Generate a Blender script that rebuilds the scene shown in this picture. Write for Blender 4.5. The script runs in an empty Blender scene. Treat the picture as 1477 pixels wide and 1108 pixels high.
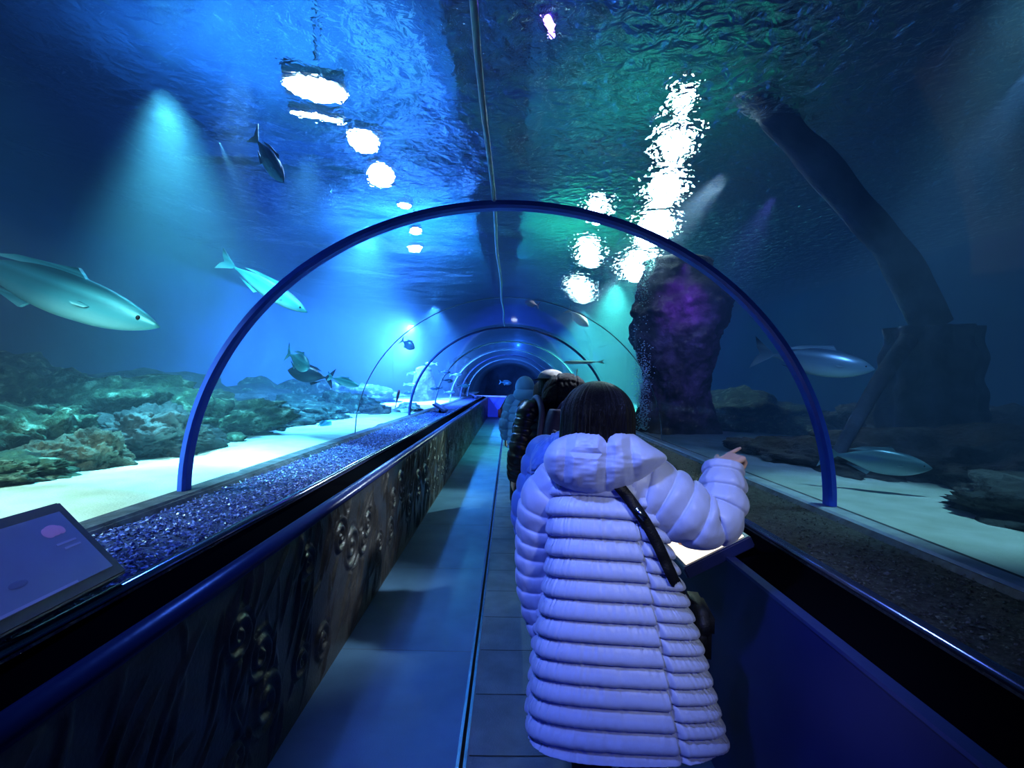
import bpy, bmesh, math, random
import numpy as np
from mathutils import Vector, Matrix, noise
from mathutils.bvhtree import BVHTree

random.seed(7); rng = np.random.default_rng(7)
SC = bpy.context.scene
COL = SC.collection
PI = math.pi

# ------------------------------------------------------------------ camera
F = 720.0; CX, CY = 735.0, 551.0
ROLL = math.radians(1.34)
CAM = Vector((0, 0, 1.6))
RIGHT = Vector((math.cos(ROLL), 0, math.sin(ROLL)))
UP = Vector((-math.sin(ROLL), 0, math.cos(ROLL)))
FWD = Vector((0, 1, 0))
cd = bpy.data.cameras.new('camera'); cam = bpy.data.objects.new('camera', cd); COL.objects.link(cam)
m = Matrix((RIGHT, UP, -FWD)).transposed().to_4x4(); m.translation = CAM
cam.matrix_world = m
cd.sensor_fit = 'HORIZONTAL'; cd.sensor_width = 36; cd.lens = F / 1477 * 36
cd.shift_x = 3.5 / 1477; cd.shift_y = -3.0 / 1477
cd.clip_start = 0.02; cd.clip_end = 200
SC.camera = cam

def W(px, py, d):
    """the place at depth d that the photograph shows at (px, py)"""
    return CAM + d * ((px - CX) / F * RIGHT + (CY - py) / F * UP + FWD)

# ------------------------------------------------------------------ helpers
def tag(o, label=None, cat=None, group=None, kind=None):
    if label: o['label'] = label
    if cat: o['category'] = cat
    if group: o['group'] = group
    if kind: o['kind'] = kind
    return o

def empty(name, loc, label, cat, group=None, rotz=0):
    o = bpy.data.objects.new(name, None); COL.objects.link(o)
    o.location = loc; o.rotation_euler = (0, 0, rotz); o.empty_display_size = .1
    return tag(o, label, cat, group)

def obj(name, verts, faces, mat, parent=None, smooth=True):
    me = bpy.data.meshes.new(name)
    v = np.asarray(verts, dtype=float)
    me.from_pydata([tuple(p) for p in v], [], [tuple(int(i) for i in f) for f in faces])
    me.update()
    if smooth: me.polygons.foreach_set('use_smooth', [True] * len(me.polygons))
    o = bpy.data.objects.new(name, me); COL.objects.link(o)
    for mm in (mat if isinstance(mat, (list, tuple)) else [mat]): me.materials.append(mm)
    if parent is not None: o.parent = parent
    return o

class MB:
    """collects shapes into one mesh"""
    def __init__(s): s.v = []; s.f = []
    def add(s, v, f):
        n = len(s.v); s.v += [tuple(p) for p in v]; s.f += [tuple(i + n for i in q) for q in f]; return s
    def box(s, c, size, M=None, bev=0.0):
        hx, hy, hz = [a / 2 for a in size]
        if bev <= 0:
            v = [Vector((x, y, z)) for x in (-hx, hx) for y in (-hy, hy) for z in (-hz, hz)]
            f = [(0, 1, 3, 2), (4, 6, 7, 5), (0, 4, 5, 1), (2, 3, 7, 6), (0, 2, 6, 4), (1, 5, 7, 3)]
        else:
            bm = bmesh.new(); bmesh.ops.create_cube(bm, size=1)
            bmesh.ops.scale(bm, vec=(2 * hx, 2 * hy, 2 * hz), verts=bm.verts)
            bmesh.ops.bevel(bm, geom=bm.edges[:], offset=bev, segments=2, affect='EDGES')
            bm.verts.index_update()
            v = [q.co.copy() for q in bm.verts]; f = [tuple(q.index for q in p.verts) for p in bm.faces]; bm.free()
        if M is not None: v = [M @ p for p in v]
        c = Vector(c)
        return s.add([p + c for p in v], f)
    def loft(s, rings, cap=True):
        n = len(rings[0]); v = [p for r in rings for p in r]; f = []
        for i in range(len(rings) - 1):
            for j in range(n):
                k = (j + 1) % n
                f.append((i * n + j, i * n + k, (i + 1) * n + k, (i + 1) * n + j))
        if cap:
            f.append(tuple(range(n - 1, -1, -1))); f.append(tuple((len(rings) - 1) * n + j for j in range(n)))
        return s.add(v, f)
    def ball(s, c, r, M=None, nu=16, nv=10):
        c = Vector(c); rings = []
        for i in range(1, nv):
            t = PI * i / nv
            rings.append([Vector((math.sin(t) * math.cos(2 * PI * j / nu), math.sin(t) * math.sin(2 * PI * j / nu), -math.cos(t))) for j in range(nu)])
        pts = [Vector((0, 0, -1))] + [p for q in rings for p in q] + [Vector((0, 0, 1))]
        pts = [Vector((p.x * r[0], p.y * r[1], p.z * r[2])) for p in pts]
        if M is not None: pts = [M @ p for p in pts]
        f = [(0, 1 + (j + 1) % nu, 1 + j) for j in range(nu)]
        for i in range(nv - 2):
            for j in range(nu):
                k = (j + 1) % nu; a = 1 + i * nu
                f.append((a + j, a + k, a + nu + k, a + nu + j))
        L = len(pts) - 1; a = 1 + (nv - 2) * nu
        f += [(a + j, a + (j + 1) % nu, L) for j in range(nu)]
        return s.add([p + c for p in pts], f)
    def capsule(s, p0, p1, r0, r1, n=12):
        p0, p1 = Vector(p0), Vector(p1); d = (p1 - p0)
        if d.length < 1e-6: d = Vector((0, 0, 1e-5))
        L = d.length; d = d / L
        a = d.orthogonal().normalized(); b = d.cross(a)
        rings = []
        prof = [(-r0 * math.cos(t), r0 * math.sin(t)) for t in (.15, .5, .9, 1.3)] + [(L + r1 * math.cos(t), r1 * math.sin(t)) for t in (1.3, .9, .5, .15)]
        for (h, r) in prof:
            rings.append([p0 + d * h + (a * math.cos(2 * PI * j / n) + b * math.sin(2 * PI * j / n)) * r for j in range(n)])
        return s.loft(rings)
    def tube(s, pts, r, n=8, cap=True):
        pts = [Vector(p) for p in pts]; rings = []; t0 = None
        for i, p in enumerate(pts):
            t = (pts[min(i + 1, len(pts) - 1)] - pts[max(i - 1, 0)]).normalized()
            if t0 is None: a = t.orthogonal().normalized()
            else: a = (a - t * a.dot(t)).normalized()
            t0 = t; b = t.cross(a); rr = r[i] if hasattr(r, '__len__') else r
            rings.append([p + (a * math.cos(2 * PI * j / n) + b * math.sin(2 * PI * j / n)) * rr for j in range(n)])
        return s.loft(rings, cap)
    def build(s, name, mat, parent=None, smooth=True, off=None):
        v = s.v if off is None else [Vector(p) - Vector(off) for p in s.v]
        return obj(name, v, s.f, mat, parent, smooth)

def extrude_profile(name, prof, y0, y1, mat, ny=1, closed=True, parent=None, smooth=False):
    """a cross-section (x, z) pulled along the tunnel"""
    n = len(prof); v = []; f = []
    for i in range(ny + 1):
        y = y0 + (y1 - y0) * i / ny
        v += [(x, y, z) for x, z in prof]
    for i in range(ny):
        for j in range(n if closed else n - 1):
            k = (j + 1) % n
            f.append((i * n + j, (i + 1) * n + j, (i + 1) * n + k, i * n + k))
    if closed:
        f.append(tuple(range(n))); f.append(tuple(ny * n + j for j in range(n - 1, -1, -1)))
    return obj(name, v, f, mat, parent, smooth)

def catmull(pts, n):
    P = [Vector(p) for p in pts]; P = [P[0] * 2 - P[1]] + P + [P[-1] * 2 - P[-2]]; out = []
    segs = len(P) - 3
    for i in range(n):
        u = i / (n - 1) * segs; k = min(int(u), segs - 1); t = u - k
        a, b, c, d = P[k:k + 4]
        out.append(.5 * ((2 * b) + (c - a) * t + (2 * a - 5 * b + 4 * c - d) * t * t + (3 * b - a - 3 * c + d) * t ** 3))
    return out

def smooth_interp(x, xp, fp):
    """monotone-ish cubic through the rows"""
    xp = np.asarray(xp, float); fp = np.asarray(fp, float)
    s = np.gradient(fp, xp); i = np.clip(np.searchsorted(xp, x) - 1, 0, len(xp) - 2)
    h = xp[i + 1] - xp[i]; t = (x - xp[i]) / h
    return ((2 * t**3 - 3 * t**2 + 1) * fp[i] + (t**3 - 2 * t**2 + t) * h * s[i] + (-2 * t**3 + 3 * t**2) * fp[i + 1] + (t**3 - t**2) * h * s[i + 1])

# ------------------------------------------------------------------ materials
def mat(name, base=(.5, .5, .5), rough=.5, metal=0, spec=.5, emit=None, estr=0, var=None, scale=5, bump=0, bscale=40, stretch=None, sheen=0, detail=6):
    M = bpy.data.materials.new(name); M.use_nodes = True; nt = M.node_tree; nd = nt.nodes; b = nd['Principled BSDF']
    b.inputs['Base Color'].default_value = (*base, 1); b.inputs['Roughness'].default_value = rough
    b.inputs['Metallic'].default_value = metal; b.inputs['Specular IOR Level'].default_value = spec
    if sheen: b.inputs['Sheen Weight'].default_value = sheen
    if emit: b.inputs['Emission Color'].default_value = (*emit, 1); b.inputs['Emission Strength'].default_value = estr
    tc = nd.new('ShaderNodeTexCoord'); mp = nd.new('ShaderNodeMapping'); nt.links.new(tc.outputs['Object'], mp.inputs['Vector'])
    if stretch: mp.inputs['Scale'].default_value = stretch
    if var is not None:
        nz = nd.new('ShaderNodeTexNoise'); nz.inputs['Scale'].default_value = scale; nz.inputs['Detail'].default_value = detail
        nt.links.new(mp.outputs[0], nz.inputs['Vector'])
        cr = nd.new('ShaderNodeValToRGB'); nt.links.new(nz.outputs['Fac'], cr.inputs[0])
        e = cr.color_ramp.elements; cols = var if isinstance(var[0], (tuple, list)) else [base, var]
        e[0].position = .32; e[1].position = .68; e[0].color = (*cols[0], 1); e[1].color = (*cols[-1], 1)
        for i, c in enumerate(cols[1:-1]):
            q = e.new(.32 + .36 * (i + 1) / (len(cols) - 1)); q.color = (*c, 1)
        nt.links.new(cr.outputs[0], b.inputs['Base Color'])
    if bump:
        n2 = nd.new('ShaderNodeTexNoise'); n2.inputs['Scale'].default_value = bscale; n2.inputs['Detail'].default_value = 5
        nt.links.new(mp.outputs[0], n2.inputs['Vector'])
        bp = nd.new('ShaderNodeBump'); bp.inputs['Strength'].default_value = bump; bp.inputs['Distance'].default_value = .04 if bump >= .9 else .02
        nt.links.new(n2.outputs['Fac'], bp.inputs['Height']); nt.links.new(bp.outputs[0], b.inputs['Normal'])
    return M

def emitter(name, col, s):
    M = bpy.data.materials.new(name); M.use_nodes = True; nt = M.node_tree; nt.nodes.clear()
    e = nt.nodes.new('ShaderNodeEmission'); e.inputs[0].default_value = (*col, 1); e.inputs[1].default_value = s
    o = nt.nodes.new('ShaderNodeOutputMaterial'); nt.links.new(e.outputs[0], o.inputs[0]); return M

def acrylic_mat():
    M = bpy.data.materials.new('clear_acrylic'); M.use_nodes = True; nt = M.node_tree; nt.nodes.clear()
    t = nt.nodes.new('ShaderNodeBsdfTransparent'); t.inputs[0].default_value = (.97, .985, 1, 1)
    g = nt.nodes.new('ShaderNodeBsdfGlossy'); g.inputs['Roughness'].default_value = .04
    fr = nt.nodes.new('ShaderNodeLayerWeight'); fr.inputs['Blend'].default_value = .12
    mu = nt.nodes.new('ShaderNodeMath'); mu.operation = 'MULTIPLY'; mu.inputs[1].default_value = .45
    nt.links.new(fr.outputs['Fresnel'], mu.inputs[0])
    mx = nt.nodes.new('ShaderNodeMixShader'); o = nt.nodes.new('ShaderNodeOutputMaterial')
    nt.links.new(mu.outputs[0], mx.inputs[0]); nt.links.new(t.outputs[0], mx.inputs[1]); nt.links.new(g.outputs[0], mx.inputs[2])
    nt.links.new(mx.outputs[0], o.inputs[0]); return M

def water_volume_mat():
    M = bpy.data.materials.new('tank_water'); M.use_nodes = True; nt = M.node_tree; nt.nodes.clear()
    s = nt.nodes.new('ShaderNodeVolumeScatter'); s.inputs['Color'].default_value = (.62, .86, 1, 1); s.inputs['Density'].default_value = .055
    s.inputs['Anisotropy'].default_value = .25
    a = nt.nodes.new('ShaderNodeVolumeAbsorption'); a.inputs['Color'].default_value = (.05, .62, .9, 1); a.inputs['Density'].default_value = .07
    e = nt.nodes.new('ShaderNodeEmission'); e.inputs[0].default_value = (.02, .10, .30, 1); e.inputs[1].default_value = .030  # faint blue emission stands in for light scattered repeatedly in the water
    ad = nt.nodes.new('ShaderNodeAddShader'); ad2 = nt.nodes.new('ShaderNodeAddShader'); o = nt.nodes.new('ShaderNodeOutputMaterial')
    nt.links.new(s.outputs[0], ad.inputs[0]); nt.links.new(a.outputs[0], ad.inputs[1])
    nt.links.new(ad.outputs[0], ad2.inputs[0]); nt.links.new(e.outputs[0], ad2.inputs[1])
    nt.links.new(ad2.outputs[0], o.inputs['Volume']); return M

def surface_mat():
    """the rippled underside of the water surface"""
    M = bpy.data.materials.new('rippled_water_surface'); M.use_nodes = True; nt = M.node_tree; nd = nt.nodes; nd.clear()
    tc = nd.new('ShaderNodeTexCoord'); sep = nd.new('ShaderNodeSeparateXYZ'); nt.links.new(tc.outputs['Object'], sep.inputs[0])
    n1 = nd.new('ShaderNodeTexNoise'); n1.inputs['Scale'].default_value = .8; n1.inputs['Detail'].default_value = 2; n1.inputs['Distortion'].default_value = .5
    n2 = nd.new('ShaderNodeTexNoise'); n2.inputs['Scale'].default_value = 8.0; n2.inputs['Detail'].default_value = 3; n2.inputs['Distortion'].default_value = .6
    for n in (n1, n2): nt.links.new(tc.outputs['Object'], n.inputs['Vector'])
    mr = nd.new('ShaderNodeMapRange'); mr.inputs['From Min'].default_value = .25; mr.inputs['From Max'].default_value = 1.3
    mr.inputs['To Min'].default_value = .11; mr.inputs['To Max'].default_value = 1.1
    nt.links.new(sep.outputs['X'], mr.inputs['Value'])
    n1.inputs['Roughness'].default_value = .35
    mu = nd.new('ShaderNodeMath'); mu.operation = 'MULTIPLY'; nt.links.new(n2.outputs['Fac'], mu.inputs[0]); nt.links.new(mr.outputs[0], mu.inputs[1])
    ad = nd.new('ShaderNodeMath'); nt.links.new(n1.outputs['Fac'], ad.inputs[0]); nt.links.new(mu.outputs[0], ad.inputs[1])
    bp = nd.new('ShaderNodeBump'); bp.inputs['Strength'].default_value = 1.0; bp.inputs['Distance'].default_value = .16
    nt.links.new(ad.outputs[0], bp.inputs['Height'])
    r = nd.new('ShaderNodeBsdfRefraction'); r.inputs['IOR'].default_value = 1.2; r.inputs['Roughness'].default_value = .0
    r.inputs['Color'].default_value = (.85, .95, 1, 1)
    g = nd.new('ShaderNodeBsdfGlossy'); g.inputs['Roughness'].default_value = .02; g.inputs['Color'].default_value = (.9, .97, 1, 1)
    for q in (r, g): nt.links.new(bp.outputs[0], q.inputs['Normal'])
    mx = nd.new('ShaderNodeMixShader'); mx.inputs[0].default_value = .35; o = nd.new('ShaderNodeOutputMaterial')
    nt.links.new(r.outputs[0], mx.inputs[1]); nt.links.new(g.outputs[0], mx.inputs[2]); nt.links.new(mx.outputs[0], o.inputs[0]); return M

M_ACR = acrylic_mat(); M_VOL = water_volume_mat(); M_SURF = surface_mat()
M_FLOOR = mat('blue_grey_floor_mat', (.10, .2, .32), .6, var=[(.075, .17, .27), (.11, .23, .35)], scale=3, bump=.12, bscale=160)
M_TILE = mat('dark_floor_tile', (.13, .16, .19), .6, var=[(.10, .13, .16), (.16, .2, .23)], scale=6, bump=.2, bscale=120)
M_SEAM = mat('black_floor_joint', (.01, .01, .012), .8)
M_STEEL = mat('brushed_steel', (.6, .66, .72), .25, metal=1)
M_RELIEF = mat('dark_bronze_carving', (.05, .046, .044), .40, spec=.6, var=[(.03, .028, .027), (.07, .065, .06)], scale=9, bump=.15, bscale=60)
M_NAVY = mat('navy_panel', (.012, .016, .10), .4, var=[(.010, .013, .085), (.016, .022, .12)], scale=2)
M_BLACK = mat('gloss_black', (.005, .005, .007), .18, spec=.5); M_CHAN = mat('matt_black_channel', (.004, .004, .006), .9, spec=0)
M_LIP = mat('blue_rail_paint', (.035, .05, .17), .3, spec=.5, bump=.05, bscale=20)
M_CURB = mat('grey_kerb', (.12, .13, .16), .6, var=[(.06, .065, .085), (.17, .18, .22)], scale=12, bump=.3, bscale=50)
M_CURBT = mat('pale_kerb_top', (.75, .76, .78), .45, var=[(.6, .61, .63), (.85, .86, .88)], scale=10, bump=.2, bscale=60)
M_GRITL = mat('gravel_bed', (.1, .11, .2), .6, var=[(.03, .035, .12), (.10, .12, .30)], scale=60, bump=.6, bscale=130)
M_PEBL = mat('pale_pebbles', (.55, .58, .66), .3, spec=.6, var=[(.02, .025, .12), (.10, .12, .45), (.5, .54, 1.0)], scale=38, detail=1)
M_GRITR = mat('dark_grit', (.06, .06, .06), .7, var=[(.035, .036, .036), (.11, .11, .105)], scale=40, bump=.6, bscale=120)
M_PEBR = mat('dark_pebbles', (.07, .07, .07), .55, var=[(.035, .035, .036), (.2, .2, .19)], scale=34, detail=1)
M_ARCH = mat('blue_arch_paint', (.08, .20, .95), .38, spec=.5, bump=.06, bscale=30)
M_ARCHD = mat('dark_arch_paint', (.03, .06, .2), .4)
M_JOINT = mat('clear_joint', (.30, .42, .52), .3)
M_SAND = mat('pale_sand', (.82, .84, .76), .9, var=[(.70, .72, .62), (.88, .89, .82)], scale=5, bump=.25, bscale=90)
M_ROCKG = mat('algae_rock', (.10, .17, .10), .85, var=[(.012, .022, .018), (.035, .065, .04), (.07, .11, .06), (.34, .42, .32)], scale=9, bump=1, bscale=26, detail=12)
M_ROCKB = mat('brown_rock', (.12, .10, .07), .85, var=[(.03, .03, .022), (.10, .088, .06), (.19, .17, .12)], scale=7, bump=1, bscale=25, detail=8)
M_ROCKD = mat('dark_rock', (.05, .06, .06), .8, var=[(.012, .016, .02), (.05, .055, .06), (.13, .14, .14)], scale=4, bump=1, bscale=16, detail=8)
M_PILLAR = mat('dark_pillar_rock', (.05, .045, .06), .75, var=[(.012, .012, .016), (.04, .036, .05), (.12, .10, .14)], scale=4.5, bump=.9, bscale=14, detail=8)
M_RUIN = mat('grey_stone', (.10, .12, .17), .9, var=[(.05, .065, .09), (.15, .18, .24)], scale=3, bump=.6, bscale=20)
M_TANK = mat('tank_wall', (.03, .06, .09), .9, var=[(.012, .03, .05), (.05, .09, .12)], scale=.8, bump=.6, bscale=6)
M_CEIL = mat('dark_ceiling', (.06, .09, .14), .8, var=[(.02, .035, .06), (.12, .17, .23)], scale=.7)
M_BEAM = mat('dark_beam', (.015, .022, .04), .7)
M_HOUS = mat('lamp_housing', (.03, .03, .035), .5)

# ------------------------------------------------------------------ the tunnel shell
A, B, ZF = 1.75, 1.587, .98           # half width, rise and foot height of the arch
Y0, Y1, WL = -2.6, 24.0, 3.9
def arch(a, b, n, z0=ZF):
    return [(a * math.cos(PI - PI * i / n), z0 + b * math.sin(PI * i / n)) for i in range(n + 1)]

def st(o): o['kind'] = 'structure'; return o
# floor: the mat on the left of the slot, the tiles on its right
SLOT = -.165
st(extrude_profile('floor', [(-1.0, 0), (SLOT - .022, 0), (SLOT - .022, -.1), (-1.0, -.1)], Y0, Y1, M_FLOOR, 1))
st(extrude_profile('floor', [(SLOT + .022, 0), (1.0, 0), (1.0, -.1), (SLOT + .022, -.1)], Y0, Y1, M_TILE, 1))
b = MB()
for y in np.arange(.35, 22, 1.3): b.box((-.58, y, .0), (.78, .004, .002))
st(b.build('floor_line', mat('faint_floor_joint', (.12, .17, .22), .7), smooth=False))
b = MB()
for y in np.arange(.45, 22, .42):
    pts = [(SLOT + .03 + (1.0 - SLOT) * t, y + .10 * t * t, .001) for t in np.linspace(0, 1, 12)]
    for p, q in zip(pts[:-1], pts[1:]):
        b.add([(p[0], p[1] - .003, .002), (q[0], q[1] - .003, .002), (q[0], q[1] + .003, .002), (p[0], p[1] + .003, .002)], [(0, 1, 2, 3)])
st(b.build('floor_line', M_SEAM, smooth=False))
st(extrude_profile('trim_1', [(SLOT - .022, .004), (SLOT - .008, .004), (SLOT - .008, -.06), (SLOT - .022, -.06)], Y0, Y1, M_STEEL))
st(extrude_profile('trim_2', [(SLOT + .008, .004), (SLOT + .022, .004), (SLOT + .022, -.06), (SLOT + .008, -.06)], Y0, Y1, M_STEEL))
st(extrude_profile('trim_3', [(SLOT - .008, -.03), (SLOT + .008, -.03), (SLOT + .008, -.08), (SLOT - .008, -.08)], Y0, Y1, M_SEAM))

# left balustrade with its carved face
def relief():
    ys = np.concatenate([np.arange(-.8, 8, .0085), np.arange(8, 22.5, .03)]); zs = np.linspace(0, .885, 104)
    Yg, Zg = np.meshgrid(ys, zs, indexing='ij')
    H = np.zeros_like(Yg)
    r2 = np.random.default_rng(3)
    H += .005 * (.5 + .5 * np.sin(Yg * 9 + 2 * np.sin(Zg * 5 + Yg * 2.3)))
    def patch(cy, R):
        return np.searchsorted(ys, (cy - R, cy + R))
    # leaning crescent strokes
    for y0 in np.arange(-.75, 22.3, .30):
        for k in range(15):
            cy = y0 + r2.uniform(-.17, .17); cz = r2.uniform(.04, .84); L = r2.uniform(.09, .26); ang = r2.normal(1.12, .28); c_ = r2.uniform(-1.6, 1.6); w0 = r2.uniform(.010, .021); h0 = r2.uniform(.011, .022)
            i0, i1 = patch(cy, L)
            if i1 - i0 < 2: continue
            dy = Yg[i0:i1] - cy; dz = Zg[i0:i1] - cz
            u = dy * math.cos(ang) + dz * math.sin(ang); v = -dy * math.sin(ang) + dz * math.cos(ang) - c_ * u * u
            w = w0 * np.sqrt(np.clip(1 - (u / L) ** 2, 0, 1)) + 1e-6
            H[i0:i1] = np.maximum(H[i0:i1], h0 * np.sqrt(np.clip(1 - (v / w) ** 2, 0, 1)) * np.clip(1 - np.abs(u / L), 0, 1) ** .5)
    # coils
    for y0 in np.arange(-.5, 22, .36):
        for k in range(2):
            cy = y0 + r2.uniform(-.14, .14); cz = r2.uniform(.14, .72) ; R = r2.uniform(.07, .15); sgn = r2.choice((-1, 1)); off = r2.uniform(0, 6.28)
            i0, i1 = patch(cy, R * 1.15)
            if i1 - i0 < 2: continue
            dy = Yg[i0:i1] - cy; dz = Zg[i0:i1] - cz; rr = np.hypot(dy, dz); th = np.arctan2(dz, dy)
            inside = np.clip((R - rr) / (.10 * R), 0, 1); turns = 2 * PI * rr / (R * .46) - sgn * th + off
            ridge = np.clip(.45 + .7 * np.cos(turns), 0, 1)
            H[i0:i1] = H[i0:i1] * (1 - inside) + inside * (.019 * ridge)
    H *= np.clip(Zg / .05, 0, 1) * np.clip((.885 - Zg) / .05, 0, 1)
    X = -.955 + H
    v = np.stack([X, Yg, Zg], -1).reshape(-1, 3); nz = len(zs); ny = len(ys)
    i = np.arange((ny - 1) * nz).reshape(ny - 1, nz)[:, :-1].ravel()
    return v, np.stack([i, i + 1, i + nz + 1, i + nz], 1)
v, f = relief()
st(obj('wall_left', v, f, M_RELIEF))
st(extrude_profile('wall_left_lining', [(-.985, 0), (-.965, 0), (-.965, .88), (-.985, .88)], Y0, 22.5, M_BLACK))
st(extrude_profile('wall_right', [(.90, 0), (.93, 0), (.93, .905), (.90, .905)], Y0, 22.5, M_NAVY))
st(extrude_profile('trim_4', [(.893, .900), (.932, .900), (.932, .912), (.893, .912)], Y0, 22.5, M_LIP))
def lip(s):
    return [(s * (.975 + .045 * math.cos(t)), .895 + .028 * math.sin(t)) for t in np.linspace(0, 2 * PI, 15)[:-1]]
st(extrude_profile('trim_5', lip(-1), Y0, 22.5, M_LIP, smooth=True))
st(extrude_profile('trim_6', [(-1.02, .90), (-1.15, .925), (-1.15, .80), (-1.02, .80)], Y0, 22.5, M_CHAN))
st(extrude_profile('trim_7', [(.93, .895), (.93, .80), (1.15, .80), (1.15, .925)], Y0, 22.5, M_CHAN))
for s, nm in ((-1, 'trim_8'), (1, 'trim_9')):
    c = [(s * (1.17 + .022 * math.cos(t)), .94 + .018 * math.sin(t)) for t in np.linspace(0, 2 * PI, 13)[:-1]]
    st(extrude_profile(nm, c, Y0, 22.5, mat('rail_edge_metal', (.32, .38, .5), .18, metal=.9), smooth=True))
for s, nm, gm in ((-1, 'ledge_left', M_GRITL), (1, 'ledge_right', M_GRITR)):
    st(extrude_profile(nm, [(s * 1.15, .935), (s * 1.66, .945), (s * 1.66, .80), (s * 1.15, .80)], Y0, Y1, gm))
for s, nm in ((-1, 'left'), (1, 'right')):
    st(extrude_profile('kerb_' + nm, [(s * 1.63, .94), (s * 1.65, .966), (s * 1.80, .966), (s * 1.80, .75), (s * 1.63, .75)], Y0, Y1, M_CURB))
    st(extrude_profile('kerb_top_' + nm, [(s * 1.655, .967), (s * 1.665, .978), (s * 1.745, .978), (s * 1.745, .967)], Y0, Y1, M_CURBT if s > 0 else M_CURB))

# gravel lying on the two ledges
def pebbles(name, n, x0, x1, y0, y1, z, smin, smax, mt, label, pw=1.8):
    base = np.array([(1, 0, 0), (-1, 0, 0), (0, 1, 0), (0, -1, 0), (0, 0, 1), (0, 0, -1)], float)
    fc = np.array([(0, 2, 4), (2, 1, 4), (1, 3, 4), (3, 0, 4), (2, 0, 5), (1, 2, 5), (3, 1, 5), (0, 3, 5)])
    t = rng.random(n) ** pw
    c = np.stack([rng.uniform(x0, x1, n), y0 + (y1 - y0) * t, z + rng.uniform(-.002, .010, n)], 1)
    s = rng.uniform(smin, smax, (n, 1, 1)) * rng.uniform(.6, 1.3, (n, 1, 3)) * np.array([1, 1, .6])
    a = rng.uniform(0, 2 * PI, n); ca, sa = np.cos(a), np.sin(a)
    R = np.zeros((n, 3, 3)); R[:, 0, 0] = ca; R[:, 0, 1] = -sa; R[:, 1, 0] = sa; R[:, 1, 1] = ca; R[:, 2, 2] = 1
    tl = rng.uniform(-.5, .5, n); T = np.zeros((n, 3, 3)); T[:, 0, 0] = np.cos(tl); T[:, 0, 2] = np.sin(tl); T[:, 1, 1] = 1; T[:, 2, 0] = -np.sin(tl); T[:, 2, 2] = np.cos(tl)
    v = np.einsum('nij,nkj->nki', R @ T, base[None] * s) + c[:, None]
    f = fc[None] + (np.arange(n) * 6)[:, None, None]
    return tag(obj(name, v.reshape(-1, 3), f.reshape(-1, 3), mt, smooth=False), label, 'gravel', kind='stuff')
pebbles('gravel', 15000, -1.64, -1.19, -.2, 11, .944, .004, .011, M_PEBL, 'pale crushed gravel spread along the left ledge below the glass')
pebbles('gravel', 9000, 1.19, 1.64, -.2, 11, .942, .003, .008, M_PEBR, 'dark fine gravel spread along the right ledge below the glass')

# acrylic panes between the ribs
RIBS = [-.33, 2.675, 5.68, 8.68, 11.7, 14.7, 17.7, 20.7, 23.6]
for k, (a_, b_) in enumerate(zip(RIBS[:-1], RIBS[1:])):
    st(extrude_profile('window_%d' % (k + 1), arch(A, B, 72), a_, b_, M_ACR, 2, closed=False, smooth=True))
st(extrude_profile('window_9', arch(A, B, 72), Y0, RIBS[0], M_ACR, 1, closed=False, smooth=True))

def rib(y, tr, ty, mt, label, grp=None, name='tunnel_arch', stub=.0):
    n = 80; prof = [(-tr, -ty), (-tr, ty), (0, ty), (0, -ty)]; bv = min(tr, ty) * .35
    prof = [(-tr, -ty + bv), (-tr, ty - bv), (-tr + bv, ty), (-bv * .2, ty), (-bv * .2, -ty), (-tr + bv, -ty)]
    rings = []
    for i in range(n + 1):
        t = PI - PI * i / n
        P = Vector((A * math.cos(t), 0, ZF + B * math.sin(t))); N = Vector((math.cos(t) / A, 0, math.sin(t) / B)).normalized()
        rings.append([P + N * (q[0] - .003) + Vector((0, y + q[1], 0)) for q in prof])
    return tag(MB().loft(rings).build(name, mt, smooth=False), label, 'arch', grp)
rib(RIBS[1], .040, .038, M_ARCH, 'thick bright blue arch spanning the tunnel over the walkway, nearest and widest of all')
rib(RIBS[2], .008, .010, M_JOINT, 'thin pale clear joint arching over the tunnel just beyond the thick blue arch', name='joint_arch')
rib(RIBS[3], .035, .030, M_ARCHD, 'slim dark blue arch in the middle of the tunnel, second smaller one')
for y in RIBS[4:8]:
    rib(y, .03, .03, M_JOINT if y != RIBS[6] else M_ARCHD, 'slim pale arch far down the tunnel near its end', 'far tunnel arches')
# lengthwise sealed seam on the crown
zc = ZF + B * math.sqrt(1 - (.11 / A) ** 2)
st(MB().tube([(-.11 + .006 * math.sin(y * 3), y, zc - .004) for y in np.linspace(-1, 8.6, 40)], .011, 8).build('trim_10', mat('seam_sealant', (.30, .5, .62), .3)))
# the far end: the passage turns, a lit blue panel closes the view
b = MB(); b.box((0, 22.6, .44), (2.1, .1, .88)); st(b.build('wall_end', mat('lit_blue_panel', (.03, .05, .5), .4, emit=(.012, .03, .45), estr=.8), smooth=False))
b = MB(); b.box((0, 22.58, .93), (3.6, .4, .07), bev=.01); st(b.build('trim_11', mat('pale_end_ledge', (.5, .55, .8), .3, emit=(.2, .3, .8), estr=.4)))  # ledge glows faintly, in place of light falling on it
end = [(x, z) for x, z in arch(A, B, 40)]
st(obj('window_10', [(x, 23.6, z) for x, z in end], [tuple(range(len(end)))], M_ACR, smooth=False))
b = MB(); b.ball((.05, 22.5, .72), (.05, .04, .05)); b.box((.05, 22.53, .72), (.06, .06, .12), bev=.01)
tag(b.build('wall_light', emitter('white_glow', (.8, .9, 1), 6)), 'tiny white light on the lit blue panel at the tunnel end', 'light')

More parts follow.
